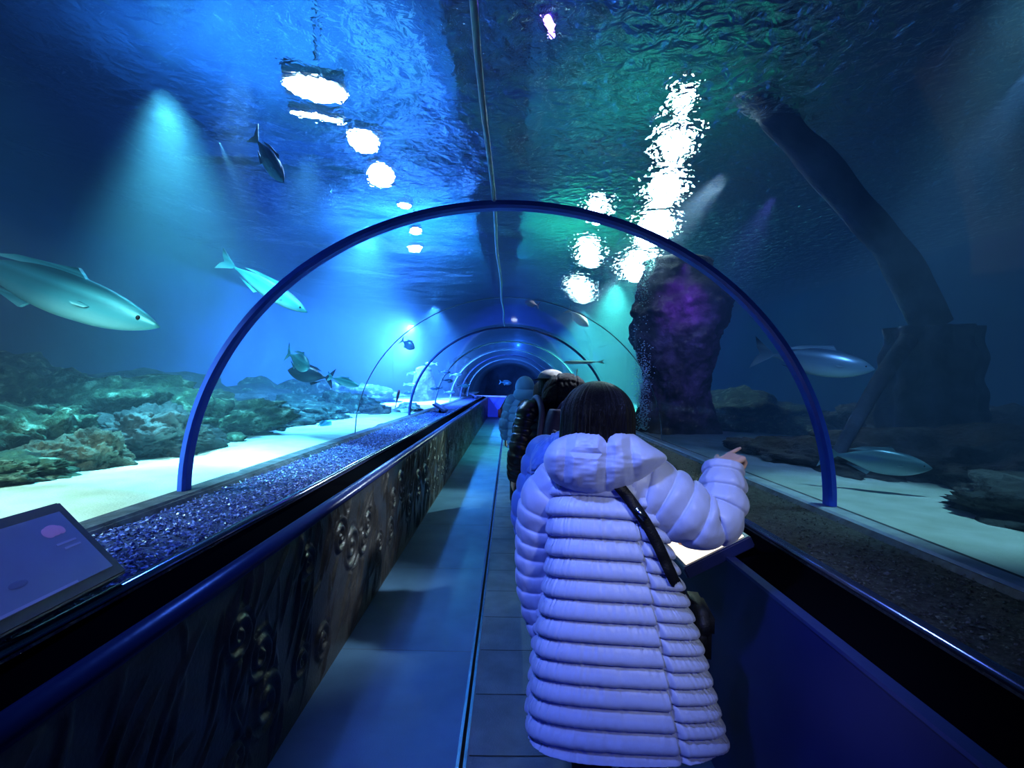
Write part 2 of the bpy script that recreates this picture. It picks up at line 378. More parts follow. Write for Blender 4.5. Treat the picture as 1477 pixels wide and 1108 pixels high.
# ------------------------------------------------------------------ the tank
prof = [(-7, .6), (-1.765, .6), (-1.765, ZF)] + [(x, z) for x, z in arch(1.765, 1.602, 48)][1:-1] + [(1.765, ZF), (1.765, .6), (7, .6), (7, WL), (-7, WL)]
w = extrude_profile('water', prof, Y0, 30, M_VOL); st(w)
n = 2
st(obj('water_surface', [(-7, Y0, WL + .01), (7, Y0, WL + .01), (7, 30, WL + .01), (-7, 30, WL + .01)], [(0, 3, 2, 1)], M_SURF, smooth=False))
def sheet(name, x0, x1, y0, y1, z, nx, ny, mt, amp, fr, seed, fn=None):
    v = []; f = []
    for i in range(ny + 1):
        for j in range(nx + 1):
            x = x0 + (x1 - x0) * j / nx; y = y0 + (y1 - y0) * i / ny
            h = z + amp * noise.fractal(Vector((x * fr + seed, y * fr, seed)), 1, 2, 4) + (fn(x, y) if fn else 0)
            v.append((x, y, h))
    for i in range(ny):
        for j in range(nx):
            a = i * (nx + 1) + j; f.append((a, a + 1, a + nx + 2, a + nx + 1))
    return obj(name, v, f, mt)
tag(sheet('sand', -6.9, -1.77, -2.4, 29.5, .965, 90, 240, M_SAND, .035, .9, 3.3, lambda x, y: .03 * math.exp(-((x + 2.2) / .3) ** 2) - .02), 'pale sand floor of the tank left of the tunnel', 'sand', kind='stuff')
tag(sheet('sand', 1.77, 6.9, -2.4, 29.5, .950, 90, 240, M_SAND, .03, .9, 8.1), 'teal-lit sand floor of the tank right of the tunnel', 'sand', kind='stuff')
for s, nm in ((-1, 'wall_tank_left'), (1, 'wall_tank_right')):
    o = st(obj(nm, [(s * 6.95, Y0, .6), (s * 6.95, 30, .6), (s * 6.95, 30, 6), (s * 6.95, Y0, 6)], [(0, 1, 2, 3)], M_TANK, smooth=False))
st(obj('wall_tank_back', [(-7, 29.7, .6), (7, 29.7, .6), (7, 29.7, 6), (-7, 29.7, 6)], [(0, 1, 2, 3)], M_TANK, smooth=False))
st(obj('wall_tank_front', [(-7, Y0 + .05, .0), (7, Y0 + .05, .0), (7, Y0 + .05, 6), (-7, Y0 + .05, 6)], [(0, 1, 2, 3)], M_TANK, smooth=False))
st(obj('ceiling', [(-7, Y0, 6), (7, Y0, 6), (7, 30, 6), (-7, 30, 6)], [(0, 1, 2, 3)], M_CEIL, smooth=False))
b = MB(); b.box((-.25, 13, 4.9), (.75, 32, .3)); st(b.build('ceiling_beam', M_BEAM, smooth=False))

# ------------------------------------------------------------------ rocks
def rock(name, label, loc, size, seed, mt, sub=5, rough=.35, group=None, cat='rock', fr=1.6):
    bm = bmesh.new(); bmesh.ops.create_icosphere(bm, subdivisions=sub, radius=1); s = Vector((seed * 7.3, seed * 3.1, -seed * 1.7))
    for q in bm.verts:
        p = q.co.copy(); d = p.normalized()
        h = rough * noise.fractal(d * fr + s, .9, 2.1, 6) + .22 * rough * abs(noise.noise(d * fr * 5 + s)) + .16 * rough * (noise.noise(d * fr * 11 + s) - .8 * abs(noise.noise(d * fr * 7 - s))) + .07 * rough * noise.noise(d * fr * 27 + s)
        q.co = Vector((p.x * size[0], p.y * size[1], p.z * size[2])) * (1 + h)
    me = bpy.data.meshes.new(name); bm.to_mesh(me); bm.free()
    me.polygons.foreach_set('use_smooth', [True] * len(me.polygons)); me.materials.append(mt)
    o = bpy.data.objects.new(name, me); COL.objects.link(o); o.location = loc
    return tag(o, label, cat, group)
R_ = [
 ('broad green algae-covered reef mound at the far left edge, tallest of the reef', (-4.75, 4.7, .95), (1.45, 1.3, .62), 1, M_ROCKG),
 ('green algae-covered reef mound just left of the thick blue arch', (-3.7, 5.5, .95), (1.0, .95, .43), 2, M_ROCKG),
 ('low mossy reef rock at the left edge in front of the tall mound', (-3.55, 3.75, .95), (.55, .5, .33), 3, M_ROCKG),
 ('rounded brown boulder on the pale sand in front of the green reef', (-2.83, 3.45, 1.02), (.2, .2, .17), 4, M_ROCKB),
 ('dark overhanging reef rock between the brown boulder and the blue arch', (-2.98, 4.2, 1.05), (.42, .4, .26), 5, M_ROCKD),
 ('small yellowish rock at the left beside the brown boulder', (-3.08, 3.42, 1.03), (.18, .18, .11), 6, M_ROCKB),
 ('flat mossy stone lying on the sand at the bottom left of the reef', (-3.0, 2.95, 1.0), (.36, .28, .09), 7, M_ROCKG),
 ('grey rubble heap behind the thick blue arch on the left reef', (-3.45, 6.7, .97), (.7, .7, .22), 8, M_ROCKG),
 ('low dim reef ridge in the left background behind the green mounds', (-5.25, 7.8, .95), (1.4, 1.6, .55), 9, M_ROCKD),
 ('teal-lit reef rock beside the sand strip inside the blue arch', (-3.1, 7.9, .98), (.55, .7, .17), 10, M_ROCKG),
 ('blue-shaded reef ridge behind the round silver fish', (-4.7, 9.8, .95), (1.2, 1.4, .5), 11, M_ROCKG),
 ('mossy rock sloping up from the sand below the small pale fish', (-3.25, 9.6, .98), (.6, .7, .34), 12, M_ROCKG),
 ('pale rounded rock at the end of the bright sand strip', (-2.5, 9.3, .98), (.26, .3, .16), 13, M_ROCKB),
 ('cream rounded rock against the glass left of the second arch', (-2.05, 10.3, 1.0), (.22, .6, .12), 14, M_SAND),
 ('bluish reef bank far down the left side of the tank', (-4.5, 14.2, .95), (1.3, 1.8, .5), 15, M_ROCKG),
]
for lb, lo, si, sd, mt in R_: rock('reef_rock', lb, lo, si, sd, mt, rough=.48, sub=6 if sd < 4 or sd == 5 else 5)
for i in range(34):
    y = 2.4 + 8 * random.random(); x = -2.62 - random.random() * .7 - (.35 if y < 4 else 0)
    s = random.uniform(.035, .10)
    rock('reef_stone', 'small mossy stone scattered along the edge of the left sand', (x, y, .985), (s * 1.3, s, s * .6), 30 + i, M_ROCKG, sub=3, group='small stones at the edge of the left sand')
RR = [
 ('low dark rock beyond the right sand at the right edge', (2.95, 2.35, .94), (.55, .8, .20), 51, M_ROCKD),
 ('dark rocky mound behind the lower right fish', (3.9, 4.0, .94), (1.1, 1.2, .32), 52, M_ROCKD),
 ('dark low reef rock right of the pointing hand', (2.75, 4.6, .94), (.5, .9, .17), 53, M_ROCKD),
 ('dark rock ridge under the stone column on the right', (5.2, 5.6, .94), (1.2, 1.6, .5), 54, M_ROCKD),
 ('dim greenish rock ridge behind the purple pillar', (4.0, 9.0, .94), (1.3, 2.0, .5), 55, M_ROCKG),
]
for lb, lo, si, sd, mt in RR: rock('reef_rock', lb, lo, si, sd, mt, rough=.42)

def pillar(label, x, y, rows, seed, mt, lean=(0, 0), name='rock_pillar', rough=.16, nphi=120, nz=170, squash=.85):
    zs = [r[0] for r in rows]; Z = np.linspace(zs[0], zs[-1], nz); R = smooth_interp(Z, zs, [r[1] for r in rows])
    rings = []
    for k, (z, r) in enumerate(zip(Z, R)):
        u = (z - zs[0]); ring = []
        for j in range(nphi):
            a = 2 * PI * j / nphi; d = Vector((math.cos(a) * 1.0, math.sin(a) * 1.0, z * 1.5)) + Vector((seed, seed * 2.3, 0))
            h = rough * noise.fractal(d * 1.3, .9, 2.1, 6) + .3 * rough * abs(noise.noise(d * 4)) - .35 * rough * max(0, noise.noise(d * 2.2)) 
            rr = max(r, .01) * (1 + h * 1.6)
            ring.append((rr * math.cos(a) + lean[0] * u, squash * rr * math.sin(a) + lean[1] * u, z))
        rings.append(ring)
    o = MB().loft(rings).build(name, mt); o.location = (x, y, 0)
    return tag(o, label, 'rock')
pillar('tall dark rock pillar with a purple-lit bulge standing behind the right glass', 2.36, 7.1,
       [(.85, .58), (1.15, .52), (1.5, .44), (1.75, .44), (2.0, .52), (2.4, .60), (2.75, .60), (3.05, .56), (3.25, .46), (3.42, .30), (3.47, .05)], 1.4, M_PILLAR, lean=(.02, 0))
pillar('dark rounded rock pillar behind the left glass where the second arch rises', -2.62, 15.2, [(.9, .40), (1.3, .36), (1.6, .32), (1.85, .26), (2.0, .14), (2.03, .02)], 5.2, M_ROCKD, nphi=48, nz=50, rough=.08)
pillar('dark leaning rock pillar at the far left end of the tunnel', -2.15, 20.5, [(.9, .36), (1.6, .34), (2.2, .30), (2.6, .2), (2.66, .03)], 6.2, M_ROCKD, nphi=40, nz=40, rough=.08, lean=(.12, 0))

v = []; f = []
def bubbles(n, px, y0, z0, z1, w_):
    bmb = MB()
    for i in range(n):
        z = z0 + (z1 - z0) * random.random(); r = random.uniform(.004, .011)
        bmb.ball((px + random.gauss(0, w_) * (.5 + .5 * (z - z0) / (z1 - z0)), y0 + random.gauss(0, w_), z), (r, r, r * .8), None, 6, 4)
    return bmb
bb = bubbles(2600, 1.86, 6.95, .98, 3.4, .075)
tag(bb.build('bubbles', mat('silvery_bubbles', (.6, .95, .85), .25, spec=.8)), 'rising curtain of fine bubbles beside the purple-lit rock pillar', 'bubbles', kind='stuff')
# sunken stone column with a curved reflection built as stone
t = empty('sunken_ruin', (3.95, 4.7, .9), 'dim sunken stone column with a long curved reflection, built as stone, rising from its top at the right', 'column')
rings = []
for k in range(60):
    z = 1.30 * k / 59; r = .40 - .05 * k / 59
    r += .05 * noise.noise(Vector((k * .12, 3, 1)))
    rings.append([((r + .035 * math.cos(a * 9) + .02 * noise.noise(Vector((math.cos(a) * 2, math.sin(a) * 2, z * 3)))) * math.cos(a), (r + .035 * math.cos(a * 9)) * math.sin(a), z) for a in np.linspace(0, 2 * PI, 97)[:-1]])
MB().loft(rings).build('shaft', M_RUIN, t)
P = [W(1345, 470, 4.7), W(1325, 430, 4.7), W(1290, 365, 4.6), W(1235, 300, 4.5), W(1185, 240, 4.4), W(1130, 180, 4.35), W(1085, 110, 4.3)]
P = [p - Vector((3.95, 4.7, .9)) for p in P]
pts = catmull(P, 50)
bm_ = MB(); bm_.tube(pts, [(.16 - .03 * i / 49) * (1 + .25 * noise.noise(pts[i] * 3)) for i in range(50)], 20); bm_.build('limb_reflection', M_RUIN, t)  # a reflection of the pillar given a solid shape
P = [W(1310, 490, 4.5), W(1288, 520, 4.4), W(1262, 560, 4.25), W(1225, 625, 4.15), W(1195, 680, 4.1)]
P = [p - Vector((3.95, 4.7, .9)) for p in P]
MB().tube(catmull(P, 20), [.075 - .03 * i / 19 for i in range(20)], 14).build('branch', M_RUIN, t)

# ------------------------------------------------------------------ fish
def fmat(name, back, side, belly, rough=.3):
    M = bpy.data.materials.new(name); M.use_nodes = True; nt = M.node_tree; nd = nt.nodes; b = nd['Principled BSDF']
    tc = nd.new('ShaderNodeTexCoord'); sp = nd.new('ShaderNodeSeparateXYZ'); nt.links.new(tc.outputs['Generated'], sp.inputs[0])
    cr = nd.new('ShaderNodeValToRGB'); nt.links.new(sp.outputs['Z'], cr.inputs[0]); e = cr.color_ramp.elements
    e[0].position = .22; e[0].color = (*belly, 1); e[1].position = .9; e[1].color = (*back, 1)
    q = e.new(.45); q.color = (*side, 1); q = e.new(.62); q.color = tuple(.55 * x + .45 * y for x, y in zip(side, back)) + (1,); q = e.new(.72); q.color = (*side, 1)
    nt.links.new(cr.outputs[0], b.inputs['Base Color']); b.inputs['Roughness'].default_value = rough; b.inputs['Metallic'].default_value = .25
    return M
F_SIL = fmat('silver_teal_scales', (.02, .13, .17), (.11, .42, .48), (.32, .62, .64), .45)
F_BLUE = fmat('blue_scales', (.05, .14, .35), (.2, .4, .65), (.4, .6, .8))
F_DIM = fmat('dim_scales', (.06, .14, .22), (.2, .34, .42), (.35, .5, .55))
F_DARK = fmat('dark_scales', (.012, .03, .06), (.03, .07, .12), (.06, .12, .18))
F_GREY = fmat('grey_scales', (.4, .42, .45), (.65, .67, .7), (.85, .85, .87), .6)
F_PINK = fmat('pink_reflection', (.35, .12, .2), (.6, .3, .4), (.7, .5, .55))
F_RED = fmat('red_scales', (.10, .01, .02), (.55, .03, .04), (.6, .08, .08))
M_EYE = mat('fish_eye', (.01, .01, .012), .15)
PROF = {'long': [(0, .03), (.035, .22), (.10, .48), (.22, .80), (.4, .98), (.5, 1), (.62, .9), (.75, .62), (.88, .28), (.96, .13), (1, .12)],
        'oval': [(0, .04), (.05, .35), (.15, .7), (.3, .97), (.42, 1), (.58, .88), (.75, .55), (.9, .22), (.96, .16), (1, .16)],
        'eel': [(0, .1), (.06, .6), (.2, .95), (.5, 1), (.8, .7), (.95, .3), (1, .15)]}
def fish(label, nose, tail, hgt, mt, kind='long', wid=.6, group=None, fins=True, curve=0.0, roll=0.0, name='fish', res=1):
    nose, tail = Vector(nose), Vector(tail); L = (nose - tail).length; x = (nose - tail) / L
    up = Vector((0, 0, 1)) if abs(x.z) < .9 else Vector((0, -1, 0))
    y = up.cross(x).normalized(); z = x.cross(y)
    Rm = Matrix((x, y, z)).transposed().to_4x4() @ Matrix.Rotation(roll, 4, 'X'); Rm.translation = nose
    Lb = L * .84; h = hgt / 2; pr = PROF[kind]; ns, nc = (44, 20) if res else (20, 12)
    U = np.linspace(0, 1, ns); R = smooth_interp(U, [p[0] for p in pr], [p[1] for p in pr])
    cyo = lambda u: curve * L * math.sin(u * PI * 1.1) * u
    rings = []
    for u, r in zip(U, R):
        hz = max(r, .015) * h; wy = hz * wid * (1 - .45 * u)
        rings.append([(-u * Lb, cyo(u) + wy * math.cos(a), hz * math.sin(a) * (1.0 if math.sin(a) > 0 else 1.06)) for a in np.linspace(0, 2 * PI, nc + 1)[:-1]])
    o = MB().loft(rings).build(name, mt); o.matrix_world = Rm; tag(o, label, 'fish', group)
    def fin(nm, pts, th=.006, y0=0, tilt=0):
        th = th * L; n = len(pts)
        v = [(p[0] * L, y0 + cyo(min(1, -p[0] / .84)) + th + tilt * (abs(p[1])) * L, p[1] * L) for p in pts] + [(p[0] * L, y0 + cyo(min(1, -p[0] / .84)) - th + tilt * abs(p[1]) * L, p[1] * L) for p in pts]
        f = [tuple(range(n)), tuple(range(2 * n - 1, n - 1, -1))] + [(i, i + n, (i + 1) % n + n, (i + 1) % n) for i in range(n)]
        return obj(nm, v, f, mt, o, smooth=False)
    k = h / L
    fin('tail_fin', [(-.82, .06 * k * 3), (-.90, .32 * k * 2), (-1.0, .58 * k * 2.2), (-.965, .2 * k * 2), (-.93, 0), (-.965, -.2 * k * 2), (-1.0, -.58 * k * 2.2), (-.90, -.32 * k * 2), (-.82, -.06 * k * 3)])
    if fins:
        fin('dorsal_fin', [(-.30, k * .85), (-.35, k * 1.32), (-.42, k * 1.18), (-.60, k * 1.0), (-.72, k * .62), (-.60, k * .72), (-.42, k * .9)])
        fin('anal_fin', [(-.50, -k * .9), (-.54, -k * 1.28), (-.62, -k * 1.0), (-.73, -k * .6), (-.60, -k * .75)])
        for s in (-1, 1):
            b = MB(); pf = [(-.235, -.10 * k), (-.265, .0 * k), (-.295, -.10 * k), (-.285, -.20 * k), (-.25, -.20 * k)]
            yb = h * wid * .78
            v = [(p[0] * L, s * (yb + abs(p[0] + .235) * L * .25), p[1] * L) for p in pf] + [(p[0] * L, s * (yb + .003 * L + abs(p[0] + .235) * L * .25), p[1] * L) for p in pf]
            n = 5; b.add(v, [tuple(range(n)), tuple(range(2 * n - 1, n - 1, -1))] + [(i, i + n, (i + 1) % n + n, (i + 1) % n) for i in range(n)])
            b.build('pectoral_fin', mt, o, smooth=False)
            e = MB(); rr = float(np.interp(.085, U, R)) * h
            e.ball((-.085 * Lb, s * rr * wid * .86, rr * .25), (.008 * L, .005 * L, .008 * L), nu=10, nv=6); e.build('eye', M_EYE, o)
    return o
fish('large streamlined silver-teal fish swimming at the left edge above the reef', W(231, 472, 3.0), W(-110, 352, 3.3), .275, F_SIL)
fish('slender silver fish with forked tail crossing behind the thick blue arch on the left', W(444, 451, 4.4), W(316, 372, 4.7), .165, F_SIL)
fish('small round silver fish inside the blue arch at left', W(446, 531, 5.5), W(413, 508, 5.7), .19, F_SIL, 'oval')
fish('dark shadowy fish between the round fish and the slim pale one', W(415, 534, 6.0), W(482, 547, 6.0), .20, F_DARK)
fish('slim pale blue fish facing right beside the dark shadowy fish', W(518, 557, 5.8), W(472, 543, 6.0), .10, F_SIL)
fish('small pale fish swimming low above the reef by the sand', W(478, 608, 6.6), W(454, 624, 6.6), .13, F_SIL, 'oval')
fish('faint blue fish high on the left under the bright lamps', W(410, 263, 4.2), W(364, 192, 4.4), .16, F_BLUE)
fish('tiny dark fish in the bright blue haze left of the tunnel end', W(598, 503, 9), W(578, 490, 9), .16, F_DARK)
sch = [(594, 539, 1), (641, 538, 1), (591, 553, 1), (591, 566, -1), (645, 550, 1), (630, 560, -1), (648, 567, 1), (657, 540, 1), (622, 523, -1), (668, 556, 1)]
for i, (px, py, s) in enumerate(sch):
    d = 10.5 + 3.0 * random.random(); l = random.uniform(7, 10)
    fish('small silver fish of the loose school by the dark left pillar', W(px + s * l, py + random.uniform(-2, 2), d), W(px - s * l, py + random.uniform(-2, 2), d), .085, F_BLUE, 'oval', group='school of small fish by the dark left pillar', fins=False, res=0)
fish('long grey-blue fish passing behind the right leg of the blue arch', W(1262, 533, 3.5), W(1085, 508, 3.9), .20, F_DIM)
fish('dim teal fish low on the right above the pale sand', W(1345, 676, 3.0), W(1180, 652, 3.3), .15, F_DIM)
fish('grey fish diving left of the purple pillar under the green surface', W(849, 471, 7.5), W(818, 445, 7.6), .15, F_GREY)
fish('thin whitish fish level above the heads on the right', W(812, 523, 8.5), W(872, 522, 8.5), .06, F_GREY, 'eel')
fish('small white fish hanging upright beside the dark head', W(833, 532, 8.5), W(829, 550, 8.5), .05, F_GREY, 'eel')
fish('small pink reflection, shaped as a fish, at the crown of the tunnel', W(757, 435, 9.5), W(778, 441, 9.5), .13, F_PINK, 'oval')  # a reflection, modelled with the fish shape
fish('pale fish behind the glass at the tunnel end', W(738, 553, 25), W(720, 551, 25), .22, F_SIL, 'oval')
fish('small red fish hanging nose up by the second arch', W(576, 562, 9.6), W(570, 588, 9.6), .10, F_RED, 'eel')

# ------------------------------------------------------------------ lamps above the water, and lenses added for the glitter
def flood(label, loc, sx, sy, e, rot=0.0, group=None):
    t = empty('flood_lamp', loc, label, 'lamp', group, rotz=rot)
    b = MB(); b.box((0, 0, .10), (sx + .06, sy + .06, .16), bev=.02); b.build('housing', M_HOUS, t, smooth=False)
    b = MB(); b.ball((0, 0, .01), (sx * .56, sy * .56, .03), None, 24, 8); b.build('lens', e, t, smooth=False)
    b = MB(); b.tube([(0, 0, .18), (0, 0, 6 - loc[2])], .008); b.build('hanger', M_HOUS, t)
    return t
E_BW = emitter('blue_white_lamp', (.75, .9, 1), 60)
E_GW = emitter('green_white_glitter', (.85, 1, .82), 55)
E_PU = emitter('violet_lamp', (.55, .25, 1), 25)
def on_z(px, py, z):
    d = (W(px, 551 - (551 - py) * 1.055, 1) - CAM); k = (z - CAM.z) / d.z; return CAM + d * k
LAMP_L = [(455, 126, .46, .30), (458, 165, .44, .09), (525, 200, .30, .42), (551, 248, .28, .65), (585, 290, .12, .2), (600, 325, .14, .3), (600, 352, .2, .4)]
GLITTER_R = [(986, 145, .10, .35), (974, 205, .26, .75), (960, 268, .34, .95), (943, 325, .42, 1.5), (922, 380, .5, 2.2), (863, 298, .14, .9), (850, 360, .22, 1.7), (838, 415, .3, 2.9)]  # glowing lenses laid along the streak to stand in for glitter
NL = ['first and largest in the left row', 'narrow strip just below the largest left lamp', 'third in the left row', 'fourth in the left row', 'small dot above the blue arch', 'small dot touching the blue arch', 'small one just under the blue arch']
for (px, py, sx, sy), lb in zip(LAMP_L, NL):
    p = on_z(px, py, 4.3); flood('glaring blue-white lamp over the water, ' + lb, tuple(p), sx, sy, E_BW, .3)
NR = ['topmost of the long right glare', 'second down the long right glare', 'middle of the long right glare', 'fourth down the long right glare where the arch crosses', 'lowest of the long right glare by the pillar',
      'topmost of the thinner green glare', 'middle of the thinner green glare', 'lowest of the thinner green glare']
for (px, py, sx, sy), lb in zip(GLITTER_R, NR):
    p = on_z(px, py, 4.3); flood('green-white glow standing in for lamp glitter in the water, ' + lb, tuple(p), sx, sy, E_GW, -.2)
p = on_z(793, 42, 4.3); flood('small violet lamp at the top centre above the water', tuple(p), .05, .22, E_PU, -.3)

def spot(name, loc, tgt, col, power, ang, blend=.6, rad=.12):
    l = bpy.data.lights.new(name, 'SPOT'); l.color = col; l.energy = power; l.spot_size = math.radians(ang); l.spot_blend = blend; l.shadow_soft_size = rad
    o = bpy.data.objects.new(name, l); COL.objects.link(o); o.location = loc
    o.rotation_euler = (Vector(tgt) - Vector(loc)).to_track_quat('-Z', 'Y').to_euler(); return o
def area(name, loc, tgt, col, power, sx, sy):
    l = bpy.data.lights.new(name, 'AREA'); l.shape = 'RECTANGLE'; l.size = sx; l.size_y = sy; l.color = col; l.energy = power
    o = bpy.data.objects.new(name, l); COL.objects.link(o); o.location = loc
    o.rotation_euler = (Vector(tgt) - Vector(loc)).to_track_quat('-Z', 'Y').to_euler(); return o
zw = WL - .08
def point(name, loc, col, power, rad=.003):
    l = bpy.data.lights.new(name, 'POINT'); l.color = col; l.energy = power; l.shadow_soft_size = rad
    o = bpy.data.objects.new(name, l); COL.objects.link(o); o.location = loc; return o
spot('tank_spot', (-2.75, 3.9, zw), (-2.55, 4.1, .9), (.20, .85, 1), 1600, 66, 1)
spot('tank_spot', (-3.0, 1.3, 2.7), (-2.3, 2.7, .95), (.6, 1, .88), 330, 74, .8, .003)  # unseen lamp added off to the left, brightens sand and reef
spot('tank_spot', (-2.0, 3.6, zw), (-2.2, 3.8, .9), (.55, 1, .9), 420, 30, 1)
spot('tank_spot', (-2.0, 4.9, zw), (-3.0, 6.4, 1.5), (.25, .75, 1), 500, 60, 1)  # lamp added to brighten the fish inside the blue arch
spot('tank_spot', (-2.1, 7.2, zw), (-2.6, 8.0, .9), (.10, .45, 1), 2600, 110, 1)
for q, e in (((-2.45, 12.5, 2.95), 1900), ((-2.2, 11.0, 2.75), 900), ((-2.9, 14.5, 2.6), 1900)):
    spot('tank_fill', q, (q[0] - .7, q[1] + .75, q[2] - .4), (.10, .28, 1), e * 3.3, 172, 1, .003)  # unseen lamps added in mid-water to make the blue haze glow
point('tank_fill', (.4, 25.6, 3.5), (.06, .22, 1), 350)  # unseen light added beyond the tunnel end
spot('fish_fill', (-1.9, 3.2, 3.1), (-2.1, 5.7, 1.68), (.25, .75, 1), 330, 26, 1, .003)  # unseen lamp added to brighten the smaller left fish
spot('fish_fill', (-1.9, 1.2, 3.0), (-2.75, 3.05, 2.15), (.25, .85, 1), 130, 46, 1, .003)  # unseen lamp added for the large fish at the left edge
spot('tank_spot', (-2.3, 15, zw), (-2.4, 15.5, .9), (.12, .42, 1), 3000, 110, 1)
spot('tank_spot', (2.05, 8.6, zw), (1.95, 8.8, .9), (.25, 1, .72), 900, 60, 1)
spot('tank_spot', (2.3, 11.0, zw), (2.2, 11.4, .9), (.2, 1, .7), 2600, 100, 1)
spot('tank_spot', (2.2, 15.0, zw), (2.0, 15.6, .9), (.15, .9, .85), 1800, 100, 1)
spot('tank_spot', (2.5, 2.4, zw), (2.3, 2.8, .9), (.35, .8, .92), 190, 44)
spot('bubble_fill', (1.95, 6.95, zw), (1.86, 6.95, .9), (.45, 1, .85), 420, 18, .8, .03)  # unseen lamp added to make the bubble curtain shine
spot('purple_spot', (1.98, 5.7, 3.0), (2.36, 7.0, 2.6), (.42, .05, 1), 110, 44, 1, .03)
spot('purple_spot', (2.3, 4.4, 3.3), (2.36, 7.0, 1.9), (.22, .16, .75), 300, 40, 1, .03)
spot('fish_fill', (2.0, 1.9, 2.9), (2.4, 3.6, 1.7), (.25, .5, 1), 110, 40, 1, .003)  # unseen lamp added for the fish on the right
# point light added under the violet lamp, for a halo in the water
for px, py, e in ((793, 50, 0),):
    p = on_z(px, py, zw + .04)
    point('halo_fill', p, (.25, .55, 1) if e else (.2, .08, 1), e or 5)
# unseen lamps added to tint the ceiling: blue on the left half, green on the right half
spot('ceiling_fill', (-2.6, 5, 4.3), (-2.4, 5.4, 6), (.06, .36, 1), 1500, 140, 1)
spot('ceiling_fill', (-2.2, 10, 4.3), (-2.0, 10.5, 6), (.06, .45, 1), 2200, 140, 1)
spot('ceiling_fill', (1.6, 6, 4.75), (1.7, 6.4, 6), (.05, .9, .4), 230, 140, 1)
spot('ceiling_fill', (1.2, 10, 4.75), (1.3, 10.4, 6), (.05, .9, .35), 1000, 140, 1)
# unseen lamps added to light the coat, the visitors, the floor and the carving
spot('walkway_fill', (-.42, .72, 2.47), (.20, 1.6, .80), (.20, .31, 1), 125, 66, .7, .06)
spot('walkway_fill', (-.6, -.6, 1.5), (.25, 1.7, .8), (.03, .06, 1), 45, 50, .8, .1)
spot('walkway_fill', (1.1, -.1, 2.25), (.62, 1.7, 1.15), (.78, .84, 1), 70, 40, .8, .1)
spot('walkway_fill', (-.2, 4.9, 2.5), (.2, 6.4, 1.4), (.25, .55, 1), 12, 40, .8, .003)
spot('walkway_fill', (-2.0, 5.4, 3.7), (-.1, 4.6, 0), (.16, .45, 1), 360, 70, 1, .1)
spot('walkway_fill', (-1.6, 1.4, 3.6), (-.35, 2.2, 0), (.08, .22, 1), 130, 60, .8, .1)
spot('walkway_fill', (1.7, 4.0, 3.3), (-.95, 3.5, .5), (.66, .76, .85), 800, 30, 1, .06)
spot('walkway_fill', (1.7, 7.5, 3.3), (-.95, 6.8, .5), (.55, .85, .75), 800, 32, 1, .06)
wd = bpy.data.worlds.new('world'); SC.world = wd; wd.use_nodes = True
wd.node_tree.nodes['Background'].inputs[0].default_value = (.01, .02, .06, 1); wd.node_tree.nodes['Background'].inputs[1].default_value = .3

# ------------------------------------------------------------------ information panels
M_SCRF = mat('screen_frame', (.02, .03, .10), .3)
def info_panel(label, corners, scr_mat, thick=.035, border=.035, marks=None, name='information_panel', leg=True):
    """corners: lower-near, lower-far, upper-far, upper-near"""
    a, b_, c, d = [Vector(p) for p in corners]
    u = (b_ - a); v_ = (d - a); Lu, Lv = u.length, v_.length; u.normalize(); n = u.cross(v_).normalized(); v_ = n.cross(u)
    base = (a + b_) / 2; t = empty(name, base, label, 'information panel')
    if n.z < 0: n = -n
    Rm = Matrix((u, v_, u.cross(v_))).transposed(); sg = 1 if (u.cross(v_)).dot(n) > 0 else -1
    ctr = a + u * Lu / 2 + v_ * Lv / 2
    fb = MB(); fb.box(ctr - n * thick / 2 - base, (Lu, Lv, thick), Rm, bev=.006); 
    fb.build('frame', M_SCRF, t, smooth=False)
    s = MB(); s.box(ctr + n * .002 - base, (Lu - 2 * border, Lv - 2 * border, .006), Rm); s.build('screen', scr_mat, t, smooth=False)
    if marks:
        for (nm, mt, items) in marks:
            k = MB()
            for it in items:
                q = a + u * (it[0] * Lu) + v_ * (it[1] * Lv) + n * .007 - base
                if it[4] == 'r': k.box(q, (it[2] * Lu, it[3] * Lv, .002), Rm)
                else: k.ball(q, (it[2] * Lu / 2, it[3] * Lv / 2, .0015), Rm, 18, 8)
            k.build(nm, mt, t, smooth=False)
    if leg:
        q = ctr - n * thick - base
        MB().tube([q, Vector((q.x, q.y, .94 - base.z))], .025, 10).build('stand', M_BLACK, t)
    return t
P_TXT = mat('pale_print', (.17, .22, .48), .6, emit=(.12, .16, .45), estr=.3); P_PIC = mat('pink_picture', (.20, .16, .4), .6, emit=(.24, .17, .5), estr=.35); P_DK = mat('dark_picture', (.07, .10, .27), .6, emit=(.05, .08, .28), estr=.25)
SCR = mat('dim_blue_screen', (.10, .14, .34), .3, var=[(.08, .11, .28), (.12, .18, .42)], scale=2.5, emit=(.06, .10, .33), estr=.30)
info_panel('sloping information screen with dark frame and pink picture on the left ledge', [(-1.12, .88, 1.0), (-1.144, 1.516, 1.0), (-1.35, 1.516, 1.208), (-1.326, .88, 1.208)], SCR, marks=[
    ('picture', P_PIC, [(.84, .70, .085, .13, 'e'), (.815, .69, .06, .12, 'e'), (.872, .685, .045, .10, 'e')]),
    ('print', P_TXT, [(.85, .54, .10, .02, 'r'), (.86, .48, .085, .02, 'r'), (.42, .56, .25, .03, 'r'), (.40, .49, .22, .03, 'r'), (.55, .13, .4, .025, 'r'), (.25, .80, .3, .03, 'r')]),
    ('dark_picture', P_DK, [(.55, .33, .08, .07, 'e')])])
